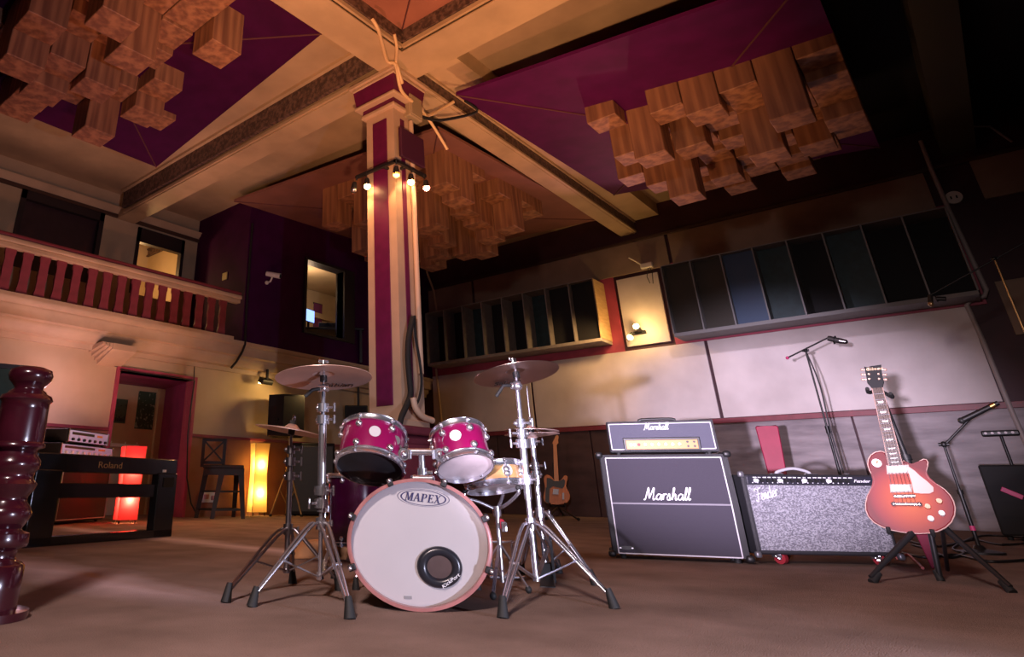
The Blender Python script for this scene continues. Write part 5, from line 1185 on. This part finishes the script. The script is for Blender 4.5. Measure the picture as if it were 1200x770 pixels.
for px, py in ((640, 607), (678, 608.5), (660, 603)):
    f = TF.l(fl(px, py) * (.935 if px != 678 else .95)); l_ = MB().tube([hb, f + V(0, 0, .02)], .018, 6).build('leg', black, t); MB().sph(f + V(0, 0, .025), .03, seg=8).build('rubber_foot', rubber, l_)
MB().tube([hb, V(hb.x, hb.y + .02, P(250, 300).z)], .016, 6).build('upright', black, t)

# ================================================================== MICROPHONES AND CABLES
def boom_stand(label, basepx, ztop, boom, base='round', mm=black, micdir=None, tail=None):
    F = Fr(fl(*basepx) if not isinstance(basepx, Vector) else basepx)
    t = thing('microphone_stand', label, 'microphone stand', F.o, F.rz)
    if base == 'round': MB().lathe([(0, .0), (.17, .0), (.17, .018), (.05, .04), (.03, .07), (0, .07)], 28).build('base', black, t)
    else:
        for an in (pi + .3, -.4, 1.5):
            l_ = MB().cyl((0, 0, .14), (math.cos(an) * .38, math.sin(an) * .38, .02), .012).build('leg', mm, t); MB().sph((math.cos(an) * .38, math.sin(an) * .38, .02), .022, seg=8).build('rubber_foot', rubber, l_)
    MB().cyl((0, 0, .03), (0, 0, ztop * .55), .017).build('lower_tube', mm, t); MB().cyl((0, 0, ztop * .5), (0, 0, ztop), .011).cyl((0, 0, ztop * .53), (0, 0, ztop * .57), .024).build('upper_tube', mm, t)
    MB().sph((0, 0, ztop), .028, seg=10).cyl((-.04, 0, ztop), (.04, 0, ztop), .016).build('clutch', black, t)
    if boom:
        a, b = boom; MB().cyl(a, b, .010).build('boom_arm', black, t)
    return t, F
F = Fr(fl(1005, 630)); zt = F.p(942, 411).z
bo = (F.p(922.7, 419.5), F.p(972, 395, -.15))
t, F = boom_stand('black boom microphone stand behind the silver combo amplifier', (1005, 630), zt, bo, 'round')
MB().tube([(.0, -.03, zt), (.05, -.03, zt * .8), (.03, -.03, zt * .55), (.04, -.03, zt * .3), (.05, -.02, .03)], .009, 6, 4).build('cable', black, t)
MB().sph(bo[0], .022, seg=8).build('boom_cap', mat('pink_tape', (.6, .05, .18), .5), t)
m_ = bo[1]; t = thing('microphone', 'black large microphone in a cradle at the end of the boom', 'microphone', F.w(m_), F.rz)
ax_ = V(.6, -.1, -.22).normalized()
MB().cyl(V(.0, 0, -.02) - ax_ * .02, ax_ * .10 + V(0, 0, -.03), .034, .036, 18).build('body', mat('mic_body', (.05, .045, .045), .4), t)
MB().cyl(ax_ * .10 + V(0, 0, -.03), ax_ * .16 + V(0, 0, -.03), .037, .03, 18).sph(ax_ * .16 + V(0, 0, -.03), .031, seg=14).build('grille', darkchrome, t)
MB().torus(.052, .006, axis_m(ax_ * .05 + V(0, 0, -.03), ax_), 24, 6).cyl((0, 0, 0.01), (0, 0, -.01), .02).build('shock_mount', black, t)
# tall stand at the right edge
F = Fr(fl(1306, 640)); zt = F.p(1166, 303).z
bo = (F.p(1205, 282), F.p(1090, 346))
t, F = boom_stand('tall brass toned microphone stand at the right edge of the picture', (1306, 640), zt, bo, 'tripod', mat('brass_tube', (.55, .36, .16), .3, .8))
t = thing('microphone', 'small gold tipped microphone hanging before the dark diffuser', 'microphone', F.w(bo[1]), F.rz)
MB().cyl((.0, 0, 0), (-.02, -.02, -.10), .025, .03).build('body', mat('mic_dark', (.04, .035, .03), .35), t); MB().sph((-.022, -.022, -.12), .032, (1, 1, 1.2), 12).build('grille', mat('mic_gold', (.55, .38, .2), .35, .7), t); MB().cyl((.05, 0, -.06), (.14, 0, -.08), .03).torus(.04, .006, axis_m(V(.05, 0, -.06), V(1, 0, 0)), 18, 6).build('shock_mount', black, t)
# round based stand with pink tape
F = Fr(fl(1150, 650)); zt = F.p(1108, 520).z
bo = (F.p(1105, 522), F.p(1140, 486))
t, F = boom_stand('short microphone stand on a round base with pink tape at the right', (1150, 649), zt, bo, 'round')
zp = F.p(1141, 619).z; MB().cyl((0, 0, zp - .02), (0, 0, zp + .02), .021).build('tape_band', MATS['pink_tape'], t)
t = thing('microphone', 'dark stick microphone with a gold ring in front of the right dado', 'microphone', F.w(F.p(1127, 493, -.05)), F.rz)
e = F.p(1170, 472, -.05) - F.p(1127, 493, -.05)
MB().cyl((0, 0, 0), e, .026, .020, 14).build('body', black, t); MB().cyl(e * .78, e * .90, .024, .023, 14).build('ring', gold, t); MB().sph((0, 0, 0), .03, seg=12).build('grille', mat('mic_grille_dark', (.03, .03, .03), .5, .3), t)
# dark road cases and little mixer at the right edge
F = Fr(fl(1195, 634)); P = F.p
t = thing('equipment_rack', 'black equipment rack draped in the shadow at the right edge', 'rack', F.o, F.rz)
a, b, zt = P(1165, 600).x, P(1245, 600).x, P(1165, 545).z
MB().bb(a, b, 0, .5, .05, zt, .02).build('case', blackm, t)
for z in (.3, .5, .7): MB().bb(a + .05, b - .05, -.012, 0, zt * z, zt * (z + .12)).build('rack_unit', blackm, t)
for x in (a + .06, b - .06): MB().cyl((x, .1, 0), (x, .1, .055), .03).build('foot', rubber, t)
q = P(1186, 578); MB().box((0, 0, 0), (.19, .02, .055), .005, Matrix.Translation((q.x, -.03, q.z)) @ Matrix.Rotation(.55, 4, 'Y')).build('pink_strap', MATS['pink_tape'], t)
t = thing('mixer', 'small black mixer with little knobs on a stand at the right edge', 'mixer', F.w((P(1172, 508).x, .0, 0)), F.rz)
zm = P(1172, 508).z
MB().box((0, 0, zm), (.34, .2, .06), .012, None).build('case', black, t)
MB().cyl((0, .05, .03), (0, .05, zm), .016).lathe([(0, 0), (.16, 0), (.16, .02), (.03, .04), (0, .04)], 24, Matrix.Translation((0, .05, 0))).build('pole', black, t)
for k in range(5): MB().cyl((-.13 + k * .06, -.1, zm + .0), (-.13 + k * .06, -.118, zm), .014).build('knob', mat('pale_knob', (.45, .38, .40), .4), t)
rn = random.Random(11)
for k, (pts, lab, m) in enumerate((
        (((1060, 634), (1100, 642), (1140, 634), (1175, 640), (1215, 636)), 'black cable lying closest to the round stand base', black),
        (((1058, 650), (1085, 655), (1120, 652), (1160, 660), (1205, 658)), 'long black cable across the carpet under the guitar stand', black),
        (((1070, 640), (1090, 646), (1112, 655), (1130, 650), (1118, 643), (1150, 629), (1200, 631)), 'looping black cable behind the guitar stand', black),
        (((1052, 656), (1064, 652), (1072, 658), (1082, 668)), 'red cable curling beside the combo amplifier castor', mat('red_cable', (.45, .06, .04), .5)))):
    tag(MB().tube([fl(x, y) + V(0, 0, .012) for x, y in pts], .011, 6, 5).build('floor_cable', m), lab, 'cable')
# ================================================================== LIGHT
def light(name, kind, loc, energy, col, target=None, size=.1, cone=60, blend=.5):
    L = bpy.data.lights.new(name, kind); L.energy = energy; L.color = col
    if kind in ('POINT', 'SPOT'): L.shadow_soft_size = size
    if kind == 'SPOT': L.spot_size = math.radians(cone); L.spot_blend = blend
    o = bpy.data.objects.new(name, L); COL.objects.link(o); o.location = loc
    if target is not None: o.rotation_euler = (Vector(target) - Vector(loc)).to_track_quat('-Z', 'Y').to_euler()
    return o
UP = (1., .48, .22)
WARM, AMB, KEY = (1., .50, .20), (1., .42, .16), (.90, .76, 1.)
# stage lamp on the floor behind the camera, its barn doors half closed, washing the amplifiers and the right wall
o = light('stage_lamp', 'SPOT', (-2.2, .0, .35), 9800, KEY, (14.2, 2.9, 1.6), .05, 26, 1.)
o.scale = (1, .62, 1)
# unseen fill added behind the purple cloud to brighten the pale panels
o = light('wall_fill', 'SPOT', (10.6, 2.4, 5.0), 290, KEY, (14.2, 3.0, 2.0), .08, 78, .9)
o.scale = (1, .6, 1)
# lamp to the right of the camera on the drum kit
light('drum_lamp', 'SPOT', (2.2, -1.2, .22), 480, (.74, .74, 1.), (2.75, 2.2, .6), .04, 85, .7)
light('floor_wash', 'SPOT', (-1.5, .2, 3.4), 1250, (1., .77, .74), (4.8, 2.0, 0), .3, 84, .9)
# warm uplighters on the carpet
light('uplighter', 'SPOT', (.9, .45, .12), 2450, UP, (4.9, 3.4, 6), .08, 66, .95)
light('uplighter', 'SPOT', (7.0, 3.0, .15), 520, UP, (8.9, 3.2, 6), .12, 78, .9)
light('uplighter', 'SPOT', (3.2, 4.2, .15), 420, (1., .35, .20), (3.2, 5.2, 6), .12, 125, .8)
# the column's spotlights
for p, c, e in (((5.66, 5.13, 4.1), WARM, 60), ((5.66, 4.66, 4.1), AMB, 30), ((6.0, 4.56, 4.1), WARM, 50), ((6.26, 4.54, 4.1), (1, .42, .25), 40)):
    light('column_spot', 'SPOT', (p[0], p[1], 4.22), e, c, (p[0] + (.05 if p[0] < 5.7 else 0), p[1] + (.0 if p[0] < 5.7 else .05), 0), .03, 95, .7)
# wall lamp between the diffusers
q = onx(750, 390, XR - .45)
light('wall_lamp_glow', 'POINT', q + V(.0, 0, .12), 26, (1., .58, .2), None, .05)
light('wall_lamp_down', 'SPOT', (13.0, 5.1, 3.8), 120, (1., .56, .22), (14.2, 7.2, 2.0), .1, 110, .9)
light('wall_lamp_throw', 'SPOT', q + V(-.1, 0, .25), 130, (1., .36, .45), (8.2, 3.2, 5.7), .04, 55, .5)
# floodlight under the balcony, added fills, lamps at the left wall and in the corridor and rooms
light('flood', 'SPOT', (9.2, 9.9, 2.4), 62, (1., .62, .22), (8.3, 10.9, 1.2), .1, 140, .7)
light('balcony_fill', 'SPOT', (4.4, 7.9, .3), 400, (1., .50, .36), (4.7, 10.5, 3.75), .7, 92, .8)  # unseen fill added to brighten the fascia
light('carpet_fill', 'SPOT', (6.6, 8.6, 3.0), 210, (1., .50, .20), (6.4, 7.6, 0), .12, 120, .8)  # unseen downlight added to warm the carpet at the back left
light('left_wall_lamp', 'POINT', (4.2, 10.1, 1.75), 24, (1., .58, .78), None, .08)
light('corridor_lamp', 'POINT', (4.6, 11.9, 1.9), 14, (1., .72, .5), None, .1)
light('upper_room_lamp', 'POINT', (6.6, 13.2, 5.0), 50, (1., .58, .24), None, .1)
light('control_lamp', 'POINT', (10.6, 11.6, 5.2), 40, (1., .68, .42), None, .1)
w = bpy.data.worlds.new('world'); S.world = w; w.use_nodes = True
w.node_tree.nodes['Background'].inputs[0].default_value = (.30, .22, .34, 1); w.node_tree.nodes['Background'].inputs[1].default_value = .006
S.view_settings.view_transform = 'Standard'; S.view_settings.look = 'None'; S.view_settings.exposure = 0.; S.view_settings.gamma = 1.
try: S.view_settings.use_curve_mapping = False
except Exception: pass
S.cycles.use_denoising = True
S.cycles.max_bounces = 6; S.cycles.diffuse_bounces = 3; S.cycles.glossy_bounces = 3; S.cycles.sample_clamp_indirect = 4.
S.cycles.caustics_reflective = False; S.cycles.caustics_refractive = False


GROUPS = {'cymbal': 'crash cymbals of the drum kit', 'hi_hat_cymbal': 'pair of hi-hat cymbals', 'cymbal_stand': 'cymbal stands of the drum kit', 'tom_drum': 'rack toms of the drum kit',
          'floor_lamp': 'fabric column lamps', 'ceiling_cloud': 'acoustic panels hung under the ceiling', 'acoustic_diffuser': 'acoustic diffusers on the right wall',
          'microphone_stand': 'microphone stands', 'microphone': 'microphones', 'poster': 'posters in the corridor', 'bass_amplifier': 'bass amplifiers behind the piano',
          'floor_cable': 'cables on the carpet', 'loudspeaker': 'loudspeakers by the balcony wall', 'electric_guitar': 'electric guitars on stands', 'guitar_stand': 'guitar stands',
          'wall_socket': 'wall sockets', 'conduit_pipe': 'conduits', 'black_cable': 'black cables', 'ivory_cable': 'ivory cables at the column top'}
for o in S.objects:
    if o.parent is None and 'category' in o and o.get('kind') != 'structure':
        g = GROUPS.get(o.name.split('.')[0])
        if g: o['group'] = g
